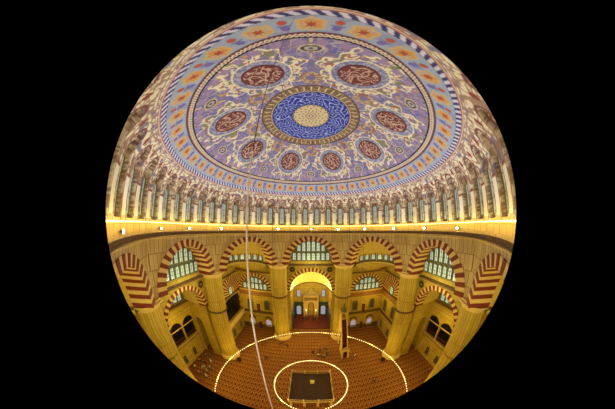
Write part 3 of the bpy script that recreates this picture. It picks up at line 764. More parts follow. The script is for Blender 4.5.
# ------------------------------------------------------------------ side walls and side bays
for side, k, nm in ((1, 2, 'right'), (-1, 6, 'left')):
    T = frameT(k)          # s grows: k=2 -> s to -y ; k=6 -> s to +y
    sg = -side             # s = sg*y
    # inner arch wall at d=18.55
    D2 = 18.6; R2 = 4.75; Z2 = 14.7
    mb = MB(); panel(mb, T, -5.9, 5.9, Z2, 20.6, D2, .5, [(0, R2+.75, Z2, Z2, R2+.75)], n=36)
    # transverse walls
    for e in (-1, 1):
        T2 = (lambda e: lambda s, d, z: T(e*(5.75+d), s, z))(e)
        panel(mb, T2, D2+.9, XS, 0, 18.9, 0, .6, [(22.6, 1.15, 0, 8.2, 2.2)], n=16)
    tag(mb.build('wall_bay_%s' % nm, M['wall_low']), 'stone cross walls and arch wall of the %s side bay' % nm, None, None, 'structure')
    mb = MB(); archivolt(mb, T, 0, Z2, R2, R2, R2+.75, R2+.75, D2-.08, D2+1.6, 35)
    tag(mb.build('striped_arch', [M['red'], M['cream']], origin=T(0, D2, Z2)), 'middle-sized striped arch spanning the %s side bay below the ledge' % nm, 'arch', 'side bay arches')
    mb = MB(); n = 24
    for i in range(n):
        t0, t1 = pi*i/n, pi*(i+1)/n
        q = lambda t, d: T(-(R2+.02)*cos(t), d, Z2+(R2+.02)*sin(t))
        mb.poly([q(t0, D2+1.5), q(t1, D2+1.5), q(t1, XS), q(t0, XS)])
    for e in (-1, 1): mb.poly([T(e*(R2), D2+.3, Z2), T(e*5.8, D2+.3, Z2), T(e*5.8, XS, Z2), T(e*(R2), XS, Z2)])
    tag(mb.build('ceiling_bay_%s' % nm, M['plaster']), 'plain barrel vault of the %s side bay' % nm, None, None, 'structure')
    # outer wall with gallery openings
    op = [(c, 1.82, 5.95, 9.4, 1.65) for c in (-3.9, 0, 3.9)]
    hol = op
    mb = MB(); panel(mb, T, -21, 21, 0, 20.6, XS, .5, sorted(hol), n=20)
    tag(mb.build('wall_%s' % nm, M['wall_low']), '%s outer wall with arched gallery openings' % nm, None, None, 'structure')
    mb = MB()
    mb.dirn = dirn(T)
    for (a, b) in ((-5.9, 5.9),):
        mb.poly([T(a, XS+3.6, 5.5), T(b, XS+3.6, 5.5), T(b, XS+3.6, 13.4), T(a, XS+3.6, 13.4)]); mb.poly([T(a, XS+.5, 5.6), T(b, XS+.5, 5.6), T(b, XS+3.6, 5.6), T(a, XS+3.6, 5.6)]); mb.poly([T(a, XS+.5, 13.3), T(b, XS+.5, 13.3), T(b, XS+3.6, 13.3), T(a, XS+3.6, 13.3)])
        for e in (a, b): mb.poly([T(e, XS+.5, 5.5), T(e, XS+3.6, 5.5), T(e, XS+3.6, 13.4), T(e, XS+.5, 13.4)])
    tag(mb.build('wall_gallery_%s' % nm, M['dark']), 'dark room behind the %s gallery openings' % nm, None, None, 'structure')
    # ledge, dentils, columns, parapet
    mb = MB(); mb.box(-5.75, 5.75, XS-.35, XS, 14.1, 14.5, 0, T); tag(mb.build('trim_bay_cornice_%s' % nm, M['ledge']), 'dark cornice between windows and gallery of the %s side bay' % nm, None, None, 'structure')
    mb = MB(); mb.box(-5.75, 5.75, XS-.3, XS, 5.55, 5.9, 1, T)
    for i in range(46): mb.box(-5.7+i*.25, -5.58+i*.25, XS-.42, XS-.3, 5.6, 5.85, 0, T)
    tag(mb.build('trim_gallery_sill_%s' % nm, [M['ledge'], M['cream']]), 'dentilled sill below the %s gallery openings' % nm, None, None, 'structure')
    gw = ('front', 'middle', 'near')
    for i, c in enumerate((-3.85, 0, 3.85)):
        pos = gw[1] if c == 0 else (gw[0] if c*sg > 0 else gw[2])
        r = empty('gallery_railing', T(c, XS+.2, 5.95), 'railing across the %s opening of the %s gallery' % (pos, nm), 'railing', 'gallery railings')
        b = MB(); b.box(c-1.7, c+1.7, XS+.15, XS+.25, 7.0, 7.1, 0, T); b.build('handrail', M['wood'], r)
        b = MB()
        for q in range(14): b.box(c-1.6+q*.245, c-1.56+q*.245, XS+.18, XS+.22, 5.97, 7.0, 0, T)
        b.build('balusters', M['wood'], r)
        b = MB(); b.box(c-1.72, c+1.72, XS+.1, XS+.22, 9.25, 9.45, 0, T); r2 = b.build('tie_beam', M['cream'])
        r2.location = (0, 0, 0); tag(r2, 'pale tie beam across the %s arch of the %s gallery' % (pos, nm), 'beam', 'gallery tie beams')
    # windows in the bay lunette
    mb = MB(); n = 20; pts = [(-4.6*cos(pi*i/n), 14.7+4.6*sin(pi*i/n)) for i in range(n+1)]
    mb.dirn = dirn(T); mb.poly([T(x, XS-.06, z) for x, z in pts])
    for i in range(n): mb.poly([T(pts[i][0], XS-.06, pts[i][1]), T(pts[i+1][0], XS-.06, pts[i+1][1]), T(pts[i+1][0], XS, pts[i+1][1]), T(pts[i][0], XS, pts[i][1])])
    tag(mb.build('trim_bay_screen_%s' % nm, M['frame']), 'grey-green window screen at the back of the %s side bay' % nm, None, None, 'structure')
    for i in range(6):
        win(T, (i-2.5)*1.3, 15.0, .9, 1.75, XS-.06, M['frame'], M['pane'], 'pale window, %s from the left in the lower row of the %s side bay' % (ORD[i], nm), 'windows of the %s side bay' % nm, fw=.08, thick=.1)
    for i in range(4):
        win(T, (i-1.5)*1.3, 17.0, .9, 1.6, XS-.06, M['frame'], M['pane'], 'pale window, %s from the left in the upper row of the %s side bay' % (ORD[i], nm), 'windows of the %s side bay' % nm, fw=.08, thick=.1)
    # doors / dark windows of the lower wall
    for i, y in enumerate((-4.6, -1.2, 2.4)):
        pos = ('nearest the viewer', 'second from the viewer', 'below the front gallery opening', 'just beyond the cross wall', 'under the corner gallery', 'nearest the front wall')[i]
        arch_window('window_%d' % (910+i+(10 if side > 0 else 0)), T, sg*y, 1.2, 1.0, 2.2, XS, M['wall_low'], M['black'], 'dark low window of the %s outer wall, %s' % (nm, pos), 'low dark windows of the %s wall' % nm, fw=.12, thick=.12)
    # inner side wall of the front corner bay, at |x| = 19
    XC = 19.05; cy = 15.6
    mb = MB(); h2 = [(sg*cy, 4.4, 6.0, 11.0, 1.1)] if side < 0 else []
    y0, y1 = sorted((sg*9.6, sg*YF)); panel(mb, T, y0, y1, 0, 19.6, XC, .4, h2, n=20)
    tag(mb.build('wall_corner_%s' % nm, M['wall_low']), 'ochre side wall of the front %s corner bay' % nm, None, None, 'structure')
    mb = MB(); archivolt(mb, T, sg*cy, 12.85, 1.7, 2.2, 4.65, 4.65, XC-.14, XC+.05, 31)
    tag(mb.build('striped_arch', [M['red'], M['cream']], origin=T(sg*cy, XC, 12.85)), 'small striped blind arch on the side wall of the front %s corner bay' % nm, 'arch', 'small arches on the corner side walls')
    win(T, sg*(cy-.2), 12.9, 1.3, 1.9, XC, M['frame'], M['pane'], 'single pale arched window inside the side arch of the front %s corner bay' % nm, 'windows of the corner side arches', fw=.2)
    mb = MB(); mb.box(y0, y1, XC-.3, XC, 12.45, 12.75, 0, T); tag(mb.build('trim_corner_sill_%s' % nm, M['ledge']), 'dark sill below the side arch of the front %s corner bay' % nm, None, None, 'structure')
    mb = MB(); a, b = sorted((side*9.6, side*XC)); mb.box(a, b, YF-.25, YF, 17.75, 18.0); mb.box(y0, y1, XC-.25, XC, 17.75, 18.0, 0, T)
    tag(mb.build('trim_corner_cornice_%s' % nm, M['ledge']), 'thin dark cornice over the arches of the front %s corner bay' % nm, None, None, 'structure')
    if side < 0:
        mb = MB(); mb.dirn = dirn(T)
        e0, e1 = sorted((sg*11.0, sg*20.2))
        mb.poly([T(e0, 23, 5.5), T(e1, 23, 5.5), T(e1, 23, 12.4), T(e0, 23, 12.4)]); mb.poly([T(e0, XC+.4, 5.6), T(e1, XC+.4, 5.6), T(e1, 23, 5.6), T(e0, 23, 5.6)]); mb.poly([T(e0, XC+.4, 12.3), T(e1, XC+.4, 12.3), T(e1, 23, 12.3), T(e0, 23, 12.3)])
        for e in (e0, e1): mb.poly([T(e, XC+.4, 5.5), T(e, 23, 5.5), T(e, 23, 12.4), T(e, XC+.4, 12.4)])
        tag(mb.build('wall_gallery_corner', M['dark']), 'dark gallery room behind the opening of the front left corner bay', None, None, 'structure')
        mb = MB(); mb.box(y0, y1, XC-.8, XC, 5.0, 5.4, 0, T); mb.box(y0, y1, XC-.8, XC-.62, 5.4, 6.5, 0, T)
        tag(mb.build('trim_corner_gallery', M['marble']), 'projecting pale parapet of the gallery in the front left corner bay', None, None, 'structure')
    else:
        for i, (y, zz) in enumerate(((17.6, 7.0), (13.2, 7.0))):
            win(T, sg*y, zz, 1.3, 3.0, XC, M['lattice'], M['pane_dark'], 'dark latticed window on the side wall of the front right corner bay, '+('nearest the front wall' if i == 0 else 'nearest the pillar'), 'side windows of the front right corner bay', fw=.25, thick=.2)
        mb = MB(); mb.box(y0, y1, XC-.4, XC, 5.7, 6.1, 0, T); tag(mb.build('trim_side_ledge', M['ledge']), 'dark ledge on the side wall of the front right corner bay', None, None, 'structure')
        mb = MB(); mb.box(y0, y1, XC-.08, XC, 11.0, 12.4, 0, T); tag(mb.build('trim_side_frieze', M['tile_red']), 'reddish tile frieze on the side wall of the front right corner bay', None, None, 'structure')
    for i, y in enumerate((17.8, 13.4)):
        win(T, sg*y, .9, 1.2, 2.4, XC, M['marble_grey'], M['pane_dark'], 'dark floor level window on the side wall of the front %s corner bay, %s' % (nm, 'nearest the front wall' if i == 0 else 'nearest the pillar'), 'floor windows on the corner side walls', fw=.16)
    al = side*pi/2
    medallion(side*(D2-.1), 4.55, 19.3, al, 'dark round medallion in the spandrel of the %s side bay arch' % nm)
# back wall
mb = MB(); mb.dirn = (1, 0); mb.poly([(-XS, -YF, 0), (XS, -YF, 0), (XS, -YF, 20.6), (-XS, -YF, 20.6)]); mb.poly([(-XS, -YF-.4, 0), (XS, -YF-.4, 0), (XS, -YF-.4, 20.6), (-XS, -YF-.4, 20.6)])
tag(mb.build('wall_back', M['wall_low']), 'plain rear wall behind the viewer', None, None, 'structure')

# ------------------------------------------------------------------ muezzin platform in the centre
def mahfil():
    r = empty('muezzin_platform', (0, 0, 0), 'square marble platform on columns at the centre of the floor inside the inner lamp ring', 'platform')
    H = 2.45; W = 3.4
    b = MB(); b.box(-W, W, -W, W, H-.3, H); b.build('deck', M['marble'], r)
    b = MB(); b.box(-W+.1, W-.1, -W+.1, W-.1, H, H+.03); b.build('deck_carpet', M['carpet_dark'], r)
    for i in range(4):
        for j in range(4):
            if i in (0, 3) or j in (0, 3):
                x, y = -W+.25+i*(2*W-.5)/3, -W+.25+j*(2*W-.5)/3
                b = MB(); b.lathe([(.24, 0), (.24, .2), (.15, .3), (.14, H-.65), (.24, H-.45), (.26, H-.3)], 12, (x, y, 0)); b.build('column', M['marble'], r)
    for q in range(4):
        a = q*pi/2; T = lambda s, d, z: (cos(a)*s-sin(a)*d, sin(a)*s+cos(a)*d, z)
        b = MB()
        for c in (-1, 0, 1):
            pass
        panel(b, T, -W+.1, W-.1, H-1.1, H-.28, W-.35, .2, [(c*2.1, .9, H-1.1, H-1.1, .62) for c in (-1, 0, 1)], n=12); b.build('arcade', M['marble'], r)
        b = MB(); b.box(-W, W, W-.12, W, H+.72, H+.82, 0, T); b.build('handrail', M['marble_grey'], r)
        b = MB()
        b.box(-W, W, W-.09, W-.03, H, H+.1, 0, T)
        for s in np.arange(-W+.2, W, .22): b.box(s-.03, s+.03, W-.09, W-.03, H+.05, H+.72, 0, T)
        b.build('balustrade', M['marble_grey'], r)
        for s in np.linspace(-W+.08, W-.08, 4)[:3]:
            b = MB(); b.box(s-.09, s+.09, W-.15, W+.03, H, H+1.0, 0, T); b.sphere(T(s, W-.06, H+1.06), .09, 8); b.build('post', M['marble'], r)
mahfil()
b = MB(); b.box(-.1, .1, -.1, .1, 0, .45); 
r = empty('lectern', (.2, .9, 2.48), 'small yellowish lectern on the dark centre platform', 'lectern')
b = MB(); b.box(-.1, .5, .75, 1.05, 2.48, 2.55); b.lathe([(.07, 0), (.05, .6)], 8, (.2, .9, 2.5)); b.build('stand', M['marble'], r)
b = MB(); b.hexa([(-.15, .7, 3.05), (.55, .7, 3.05), (.55, 1.15, 3.3), (-.15, 1.15, 3.3), (-.15, .7, 3.1), (.55, .7, 3.1), (.55, 1.15, 3.35), (-.15, 1.15, 3.35)]); b.build('book_rest', M['gold'], r)

# ------------------------------------------------------------------ ring chandeliers
def ring_chandelier(name, R, z, nl, label, nw, hw, ph=0):
    r = empty(name, (0, 0, z), label, 'chandelier')
    b = MB()
    for dr in (-.07, .07): b.tube([((R+dr)*sin(2*pi*k/160), (R+dr)*cos(2*pi*k/160), z) for k in range(160)], .018, 5, 0, True)
    for k in range(80):
        a = 2*pi*k/80; b.tube([((R-.07)*sin(a), (R-.07)*cos(a), z), ((R+.07)*sin(a), (R+.07)*cos(a), z)], .012, 4)
    b.build('ring_frame', M['brass'], r)
    def lampmesh():
        g = MB(); g.lathe([(0, 0), (.05, .02), (.08, .09), (.085, .17), (.05, .22)], 8, (0, 0, 0)); return g
    proto = lampmesh().build('lamp', M['bulb'], r); bl = None
    order = sorted(range(nl), key=lambda k: math.hypot(R*sin(2*pi*(k+.5)/nl), R*cos(2*pi*(k+.5)/nl)+15.16))
    # lamps nearest the viewer that are inside the view come first
    vis = [k for k in order if R*cos(2*pi*(k+.5)/nl) > -5.2]
    hid = [k for k in order if k not in vis]
    first = vis[:100]; rest = vis[100:]+hid
    for n_, k in enumerate(first):
        a = 2*pi*(k+.5)/nl; o = proto if n_ == 0 else proto.copy()
        if n_: COL.objects.link(o); o.parent = r
        o.location = (R*sin(a), R*cos(a), 0.02)
    if rest:
        g = MB()
        for k in rest:
            a = 2*pi*(k+.5)/nl; g.lathe([(0, 0), (.05, .02), (.08, .09), (.085, .17), (.05, .22)], 6, (R*sin(a), R*cos(a), z+.02))
        tag(g.build('lamp_row', M['bulb'], r), kind='stuff')
    for k in range(nw):
        a = radians(-66+132*k/(nw-1)) if R > 10 else 2*pi*(k+.5)/nw
        tr = min(R*.93, 14.0) if R > 10 else R*.9
        b = MB(); b.tube([(R*sin(a), R*cos(a), z), (tr*sin(a), tr*cos(a), float(zdome(tr))-.02)], hw, 4); b.build('suspension_wire', M['wire'], r)
    return r
ring_chandelier('ring_chandelier', 15.29, 3.7, 176, 'huge outer ring chandelier of small warm lamps hanging low over the carpet', 8, .012)
ring_chandelier('ring_chandelier', 5.78, 3.7, 96, 'smaller inner ring chandelier of warm lamps around the centre platform', 6, .012)
# thick cable near the viewer
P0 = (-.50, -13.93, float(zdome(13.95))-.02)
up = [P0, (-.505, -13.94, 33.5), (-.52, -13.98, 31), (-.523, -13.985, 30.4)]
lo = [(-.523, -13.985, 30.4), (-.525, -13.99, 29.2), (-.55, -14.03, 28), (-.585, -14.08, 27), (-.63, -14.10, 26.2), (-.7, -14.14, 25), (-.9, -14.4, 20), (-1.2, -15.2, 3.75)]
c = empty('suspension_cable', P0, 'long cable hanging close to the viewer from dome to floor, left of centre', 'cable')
mb = MB(); mb.tube(up, [.004, .004, .004, .005], 6); mb.build('shaded_cable_top', M['wire'], c)  # same cable, dark colour stands for its unlit upper part
mb = MB(); mb.tube(lo, [.006, .009, .010, .010, .010, .010, .010, .010], 8); mb.build('lit_cable_length', M['cable'], c)  # lower cable coloured pale as if lit, not a separate sleeve

# ------------------------------------------------------------------ minbar
def minbar():
    X0, X1, Y0, Y1 = 6.6, 8.0, 9.3, 15.65
    r = empty('minbar', ((X0+X1)/2, (Y0+Y1)/2, 0), 'tall stepped marble pulpit with dark red stair and pointed tower before the right pillar', 'minbar')
    zt = 8.2; YP = Y1-1.3
    for x in (X0, X1-.14):      # side walls with an arched passage under the stair
        b = MB(); b.dirn = (0, 1)
        def top(y): return 1.0+(zt+.2)*min(1, (y-Y0)/(YP-Y0))
        def bot(y):
            h = abs(y-13.35)
            return 4.3+1.2*sqrt(1-(h/1.0)**2) if h < 1.0 else 0
        ys = sorted(set([Y0, 11, YP, Y1]+[13.35+1.0*cos(pi*i/14) for i in range(15)]))
        for y0, y1 in zip(ys, ys[1:]):
            inh = abs((y0+y1)/2-13.35) < 1.0
            b0, b1 = (bot(y0), bot(y1)) if inh else (0, 0)
            if inh: b0, b1 = max(b0, 4.3), max(b1, 4.3)
            b.hexa([(x, y0, b0), (x+.14, y0, b0), (x+.14, y1, b1), (x, y1, b1), (x, y0, top(y0)), (x+.14, y0, top(y0)), (x+.14, y1, top(y1)), (x, y1, top(y1))])
        b.build('side_panel', M['marble'], r)
    b = MB(); n = 26
    for i in range(n):
        y0 = Y0+.1+(YP-Y0-.1)*i/n; y1 = Y0+.1+(YP-Y0-.1)*(i+1)/n; z = zt*(i+1)/n; b.box(X0+.14, X1-.14, y0, y1+.02, max(0, z-.7), z)
    b.build('stairs', M['carpet_red'], r)
    b = MB(); b.box(X0+.14, X1-.14, YP, Y1, zt-.3, zt); b.build('platform', M['marble'], r)
    b = MB(); T = lambda s, d, z: (X0+.7+s, d, z)
    panel(b, T, -.8, .8, 0, 3.0, Y0-.2, .3, [(0, .5, 0, 1.9, .5)], n=12); gt = b.build('gate', M['marble'], r)
    b = MB(); b.box(X0-.1, X1+.1, Y0-.25, Y0+.15, 3.0, 3.2); b.hexa([(X0, Y0-.15, 3.2), (X1, Y0-.15, 3.2), (X1, Y0+.05, 3.2), (X0, Y0+.05, 3.2), ((X0+X1)/2-.1, Y0-.15, 3.8), ((X0+X1)/2+.1, Y0-.15, 3.8), ((X0+X1)/2+.1, Y0+.05, 3.8), ((X0+X1)/2-.1, Y0+.05, 3.8)])
    b.build('gate_crest', M['marble_grey'], gt)
    for x in (X0+.1, X1-.1):
        for y in (YP+.1, Y1-.1):
            b = MB(); b.lathe([(.1, zt), (.08, zt+1.9)], 8, (x, y, 0)); b.build('column', M['marble'], r)
    cx, cy = (X0+X1)/2, (YP+Y1)/2
    b = MB(); b.box(X0, X1, YP, Y1, zt+1.9, zt+2.1); b.build('canopy', M['marble_grey'], r)
    b = MB(); b.lathe([(.6, zt+2.1), (.56, zt+2.4), (.07, zt+4.2), (0, zt+4.3)], 8, (cx, cy, 0)); sp_o = b.build('spire', M['frame'], r)
    b = MB(); b.sphere((cx, cy, zt+4.42), .12, 8, 0, 1.4); b.build('finial', M['script'], sp_o)
minbar()

# ------------------------------------------------------------------ people
def skin_obj(name, verts, edges, radii, m, parent=None, sub=1):
    me = bpy.data.meshes.new(name); me.from_pydata(verts, edges, []); o = bpy.data.objects.new(name, me); COL.objects.link(o)
    md = o.modifiers.new('skin', 'SKIN'); md.use_smooth_shade = True
    for i, rr in enumerate(radii):
        sv = me.skin_vertices[0].data[i]; sv.radius = (rr, rr) if not isinstance(rr, tuple) else rr; sv.use_root = (i == 0)
    s = o.modifiers.new('sub', 'SUBSURF'); s.levels = sub; s.render_levels = sub
    me.materials.append(m)
    if parent: o.parent = parent
    return o
def person(kind, cloth, trousers, label, x, y, rz, group='visitors', cap=None, z=0):
    root = empty('person', (x, y, z), label, 'person', group, rz=rz)
    if kind == 'stand':
        J = dict(pel=(0, 0, .95), chest=(0, .0, 1.28), neck=(0, 0, 1.48), jaw=(0, -.02, 1.58), crown=(0, 0, 1.7), hl=(-.1, 0, .9), kl=(-.12, -.03, .5), al=(-.13, .03, .09), tl=(-.14, -.13, .04), hr=(.1, 0, .9), kr=(.12, -.04, .5), ar=(.13, 0, .09), tr=(.14, -.16, .04),
                 sl=(-.19, 0, 1.4), el=(-.27, .03, 1.12), wl=(-.27, -.08, .88), sr=(.19, 0, 1.4), er=(.27, .03, 1.12), wr=(.27, -.08, .88))
    elif kind == 'sit':   # cross-legged on the carpet
        J = dict(pel=(0, 0, .14), chest=(0, -.03, .47), neck=(0, -.05, .66), jaw=(0, -.09, .76), crown=(0, -.07, .88), hl=(-.1, -.02, .13), kl=(-.4, -.28, .14), al=(-.03, -.42, .09), tl=(.1, -.46, .06), hr=(.1, -.02, .13), kr=(.4, -.28, .14), ar=(.05, -.5, .08), tr=(-.08, -.54, .06),
                 sl=(-.19, -.03, .58), el=(-.28, -.14, .34), wl=(-.2, -.36, .28), sr=(.19, -.03, .58), er=(.28, -.14, .34), wr=(.2, -.36, .28))
    else:   # kneeling on heels
        J = dict(pel=(0, .05, .25), chest=(0, -.02, .58), neck=(0, -.05, .78), jaw=(0, -.09, .88), crown=(0, -.07, 1.0), hl=(-.1, .03, .24), kl=(-.13, -.4, .09), al=(-.12, .12, .08), tl=(-.1, .25, .04), hr=(.1, .03, .24), kr=(.13, -.4, .09), ar=(.12, .12, .08), tr=(.1, .25, .04),
                 sl=(-.19, -.02, .7), el=(-.27, -.02, .44), wl=(-.16, -.25, .3), sr=(.19, -.02, .7), er=(.27, -.02, .44), wr=(.16, -.25, .3))
    key = list(J); V = [J[q] for q in key]; ix = {q: i for i, q in enumerate(key)}
    E = [('pel', 'chest'), ('chest', 'neck'), ('neck', 'jaw'), ('jaw', 'crown'), ('pel', 'hl'), ('hl', 'kl'), ('kl', 'al'), ('al', 'tl'), ('pel', 'hr'), ('hr', 'kr'), ('kr', 'ar'), ('ar', 'tr'), ('chest', 'sl'), ('sl', 'el'), ('el', 'wl'), ('chest', 'sr'), ('sr', 'er'), ('er', 'wr')]
    Rr = dict(pel=.13, chest=.14, neck=.055, jaw=.08, crown=.085, hl=.09, kl=.055, al=.04, tl=.035, hr=.09, kr=.055, ar=.04, tr=.035, sl=.06, el=.04, wl=.028, sr=.06, er=.04, wr=.028)
    E2 = [(ix[a], ix[b_]) for a, b_ in E]; R_ = [Rr[q] for q in key]
    for s, w in ((-1, 'wl'), (1, 'wr')):
        wx, wy, wz = J[w]; e = J['el' if w == 'wl' else 'er']; d = np.array(J[w])-np.array(e); d /= np.linalg.norm(d)
        side_ = np.cross(d, (0, 0, 1.)); side_ = side_/(np.linalg.norm(side_)+1e-6)
        pi0 = len(V); V.append(tuple(np.array(J[w])+d*.08)); R_.append(.034); E2.append((ix[w], pi0))
        for fk, (of, ln) in enumerate(((-.032, .07), (-.011, .085), (.011, .08), (.032, .06))):
            a = len(V); V.append(tuple(np.array(J[w])+d*.11+side_*of)); V.append(tuple(np.array(J[w])+d*(.11+ln)+side_*of*1.3+np.array((0, 0, -.02)))); R_ += [.009, .008]; E2 += [(pi0, a), (a, a+1)]
        a = len(V); V.append(tuple(np.array(J[w])+d*.07+side_*(-s)*.05+np.array((0, -.02, 0)))); R_.append(.01); E2.append((pi0, a))
    skin_obj('body', V, E2, R_, M['skin'], root)
    c = np.array(J['crown'])*.55+np.array(J['jaw'])*.45
    h = MB(); h.lathe([(.10*sin(t), -.11*cos(t)) for t in np.linspace(1.5, pi, 6)], 12, (c[0], c[1]+.015, c[2]+.03)); h.build('hair' if cap is None else 'cap', M['hair'] if cap is None else cap, None, True).parent = root
    def bit(nm, p, rr, m, sq=1.0):
        h = MB(); h.sphere(p, rr, 6, 0, sq); h.build(nm, m).parent = root
    bit('nose', (c[0], c[1]-.095, c[2]-.02), .018, M['skin'], 1.4)
    for ex in (-.033, .033): bit('eye', (c[0]+ex, c[1]-.085, c[2]+.012), .011, M['black'])
    for ex in (-.088, .088): bit('ear', (c[0]+ex, c[1], c[2]-.01), .02, M['skin'], 1.5)
    h = MB(); h.box(c[0]-.025, c[0]+.025, c[1]-.092, c[1]-.08, c[2]-.062, c[2]-.052); h.build('mouth', M['red']).parent = root
    tk = ['pel', 'chest', 'sl', 'el', 'wl', 'sr', 'er', 'wr']; ti = {q: i for i, q in enumerate(tk)}
    skin_obj('shirt', [J[q] for q in tk], [(ti[a], ti[b_]) for a, b_ in E if a in ti and b_ in ti], [{'pel': .17, 'chest': .17, 'sl': .085, 'el': .065, 'wl': .045, 'sr': .085, 'er': .065, 'wr': .045}[q] for q in tk], cloth, root)
    tk = ['pel', 'hl', 'kl', 'al', 'hr', 'kr', 'ar']; ti = {q: i for i, q in enumerate(tk)}
    skin_obj('trousers', [J[q] for q in tk], [(ti[a], ti[b_]) for a, b_ in E if a in ti and b_ in ti], [{'pel': .155, 'hl': .11, 'kl': .08, 'al': .055, 'hr': .11, 'kr': .08, 'ar': .055}[q] for q in tk], trousers, root)
    root.scale = (1.15, 1.15, 1.15)
    return root
cw = mat('white_cloth', (226, 226, 220)); cg = mat('grey_cloth', (120, 130, 136)); cb = mat('blue_cloth', (86, 120, 160)); ck = mat('dark_cloth', (40, 38, 44)); cn = mat('brown_cloth', (96, 60, 44)); cr = mat('rose_cloth', (190, 130, 120)); ct = mat('teal_cloth', (60, 130, 120))
PPL = [('kneel', cw, ck, 'white shirt, kneeling at the edge of the left group nearest the pillar', -20.6, 2.6, 2.2, cw),
       ('sit', cg, ck, 'grey shirt, sitting in the left group below the first low window', -22.6, 3.9, -1.6, None),
       ('sit', cr, ck, 'rose shirt, sitting at the back of the left group', -23.2, 1.6, -1.7, None),
       ('sit', cb, ck, 'blue shirt, sitting at the inner side of the left group', -19.9, .9, 1.8, cw),
       ('kneel', ct, ck, 'teal shirt and white cap, kneeling in the left group', -19.9, -.4, 1.6, cw),
       ('sit', cw, cg, 'white shirt and grey trousers, sitting in the middle of the left group', -21.3, .4, .6, None),
       ('kneel', cw, ck, 'white shirt, kneeling closest to the viewer in the left group', -19.4, -1.7, 2.6, cw),
       ('sit', cr, cn, 'rose shirt and brown trousers, sitting at the left group edge near the rim', -21.2, -1.7, 2.9, cw),
       ('sit', cw, ck, 'white shirt and dark cap, sitting against the outer wall of the left group', -22.9, -.6, -1.2, ck),
       ('sit', ck, ck, 'dark clothes, sitting in the middle of the left group', -21.9, 1.8, .2, None),
       ('sit', ck, ck, 'dark clothes, sitting left in the small circle behind the inner lamp ring', .4, 11.8, 1.2, None),
       ('sit', cw, ck, 'white shirt, sitting in the small circle behind the inner lamp ring', 1.6, 10.5, 2.5, None),
       ('kneel', ck, ck, 'dark clothes, kneeling at the back of the small circle', 2.1, 12.4, .1, None),
       ('sit', ct, ck, 'teal shirt, sitting at the right of the small circle', 3.7, 11.3, -1.3, None),
       ('sit', cg, ck, 'grey shirt, sitting in front of the small circle', 2.9, 10.0, -2.6, ck),
       ('kneel', ck, ck, 'dark clothes, kneeling at the right rear of the small circle', 3.5, 12.7, -.6, None),
       ('stand', cw, ck, 'white shirt, walking near the foot of the pulpit', 9.4, 8.6, .8, None),
       ('stand', ck, ck, 'dark clothes, standing alone on the right of the carpet', 11.3, .6, 2.0, None),
       ('sit', ck, cn, 'dark shirt, sitting near the left front pillar', -7.2, 14.5, .3, None),
       ('sit', cn, ck, 'brown shirt, sitting beside another near the left front pillar', -5.7, 13.9, -.4, None),
       ('kneel', ck, ck, 'dark clothes, kneeling alone between the two lamp rings on the left', -9.7, 8.6, .2, None),
       ('stand', ck, ck, 'dark clothes, standing beside the left pillar nearest the group', -17.6, 10.2, 1.1, cw)]
protos = {}
for (kd, c1, c2, lab, x, y, rz, cap) in PPL: person(kd, c1, c2, 'person in '+lab, x, y, rz, 'visitors on the carpet', cap)
# black shoe racks at the pillar feet
for sx, nm in ((-1, 'left'), (1, 'right')):
    x, y = sx*15.1, 5.9
    r = empty('loudspeaker_box', (x, y, 0), 'small black loudspeaker box at the foot of the %s side pillar' % nm, 'loudspeaker', 'loudspeakers at the pillars')
    b = MB(); b.box(x-.35, x+.35, y-.3, y+.3, 0, .95); cbn = b.build('cabinet', M['black'], r)
    b = MB(); b.box(x-.28, x+.28, y-.34, y-.3, .1, .85); b.build('grille', M['pane_dark'], cbn)

# ------------------------------------------------------------------ lights
def point(x, y, z, w, c, rad=.15, nm='lamp_and_fill_light'):
    l = bpy.data.lights.new(nm, 'POINT'); l.energy = w; l.color = [float(q) for q in lin(c)]; l.shadow_soft_size = rad
    o = bpy.data.objects.new(nm, l); o.location = (x, y, z); COL.objects.link(o); return o
def spot(x, y, z, tx, ty, tz, w, c, ang=120, blend=.8, rad=.1):
    l = bpy.data.lights.new('spot_light', 'SPOT'); l.energy = w; l.color = [float(q) for q in lin(c)]; l.shadow_soft_size = rad; l.spot_size = radians(ang); l.spot_blend = blend
    o = bpy.data.objects.new('spot_light', l); o.location = (x, y, z)
    from mathutils import Vector
    o.rotation_euler = Vector((tx-x, ty-y, tz-z)).to_track_quat('-Z', 'Y').to_euler(); COL.objects.link(o); return o
for k in range(16):           # gallery floods shining up into the dome
    if k in (7, 8, 9): continue
    a = 2*pi*k/16
    spot(14.9*sin(a), 14.9*cos(a), 29.0, 2*sin(a), 2*cos(a), 42, DOME_W, (206, 222, 255), 150, 1)
for k in range(60):           # rope light glow on the parapet
    a = 2*pi*(k+.5)/60
    if cos(a) < -.93: continue
    l = bpy.data.lights.new('rope_glow', 'AREA'); l.shape = 'RECTANGLE'; l.size = 1.6; l.size_y = .08; l.energy = ROPE_W; l.color = [float(q) for q in lin((255, 224, 120))]
    o = bpy.data.objects.new('rope_glow', l); COL.objects.link(o); o.location = (14.8*sin(a), 14.8*cos(a), 29.35); o.rotation_euler = (pi/2+.35, 0, -a)
for k in range(16):           # outer ring lamps
    a = 2*pi*(k+.5)/16; point(15.29*sin(a), 15.29*cos(a), 3.9, RING_W, (255, 222, 84), .25)
for k in range(8):
    a = 2*pi*k/8; point(5.78*sin(a), 5.78*cos(a), 3.9, RING2_W, (255, 214, 110), .25)
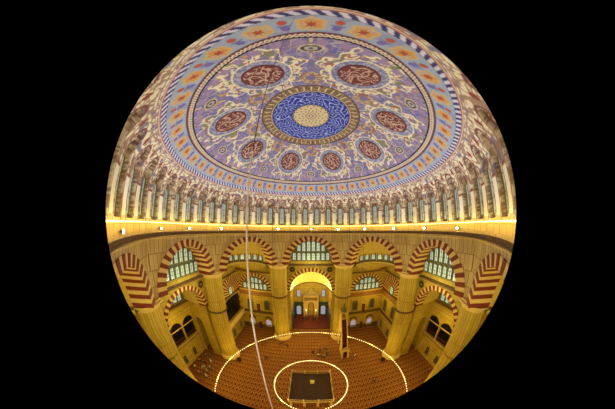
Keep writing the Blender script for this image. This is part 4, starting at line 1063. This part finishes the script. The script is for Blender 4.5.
# added unseen fill lights, floating before the arches and in the bays
for k in (0, 1, 2, 3, 5, 6, 7):
    T = frameT(k)
    p = T(0, 15.0, 20.5); point(*p, ARCH_W, (250, 238, 146), .3)
for x in (-3.6, 0, 3.6): point(x, YF+2.6, APZ+.2, APSE_W, (255, 236, 150), .15)
point(-1.3, -15.3, 28.3, 75, (255, 240, 220), .1)  # unseen light added beside the viewer to brighten the cable
point(0, 24, 4, 260, (255, 214, 120), .2)
for sx in (-1, 1):
    point(sx*15.5, 16.5, 11.5, BAY_W, (255, 222, 84), .25); point(sx*21, 0, 11.0, BAY_W*.8, (255, 222, 84), .25); point(sx*21.5, 12.5, 7.5, BAY_W*.35, (255, 222, 84), .25)

w = bpy.data.worlds.new('world'); SC.world = w; w.use_nodes = True
w.node_tree.nodes['Background'].inputs[0].default_value = (0, 0, 0, 1); w.node_tree.nodes['Background'].inputs[1].default_value = 0

# ------------------------------------------------------------------ camera: a circular fisheye lens
cd = bpy.data.cameras.new('camera'); cam = bpy.data.objects.new('camera', cd); COL.objects.link(cam)
cam.location = (0, -15.156, 29.752); cam.rotation_euler = (pi/2+.093, 0, 0)
cd.type = 'PANO'; cd.panorama_type = 'FISHEYE_LENS_POLYNOMIAL'
cd.sensor_fit = 'HORIZONTAL'; cd.sensor_width = 36.0; cd.sensor_height = 36.0*409/615
F_PX = 152.08; R_PX = 205.2
cd.fisheye_polynomial_k0 = 0; cd.fisheye_polynomial_k1 = -(615/36.0)/F_PX; cd.fisheye_polynomial_k2 = 0; cd.fisheye_polynomial_k3 = 0; cd.fisheye_polynomial_k4 = 0
cd.fisheye_fov = 2*R_PX/F_PX
cd.shift_x = -(311-307.5)/615; cd.shift_y = (211.06-204.5)/409
cd.clip_start = .02; cd.clip_end = 200
SC.camera = cam
SC.view_settings.view_transform = 'Standard'; SC.view_settings.look = 'None'; SC.view_settings.exposure = 0; SC.view_settings.gamma = 1
SC.cycles.use_denoising = True; SC.cycles.max_bounces = 6; SC.cycles.diffuse_bounces = 4; SC.cycles.sample_clamp_indirect = 4
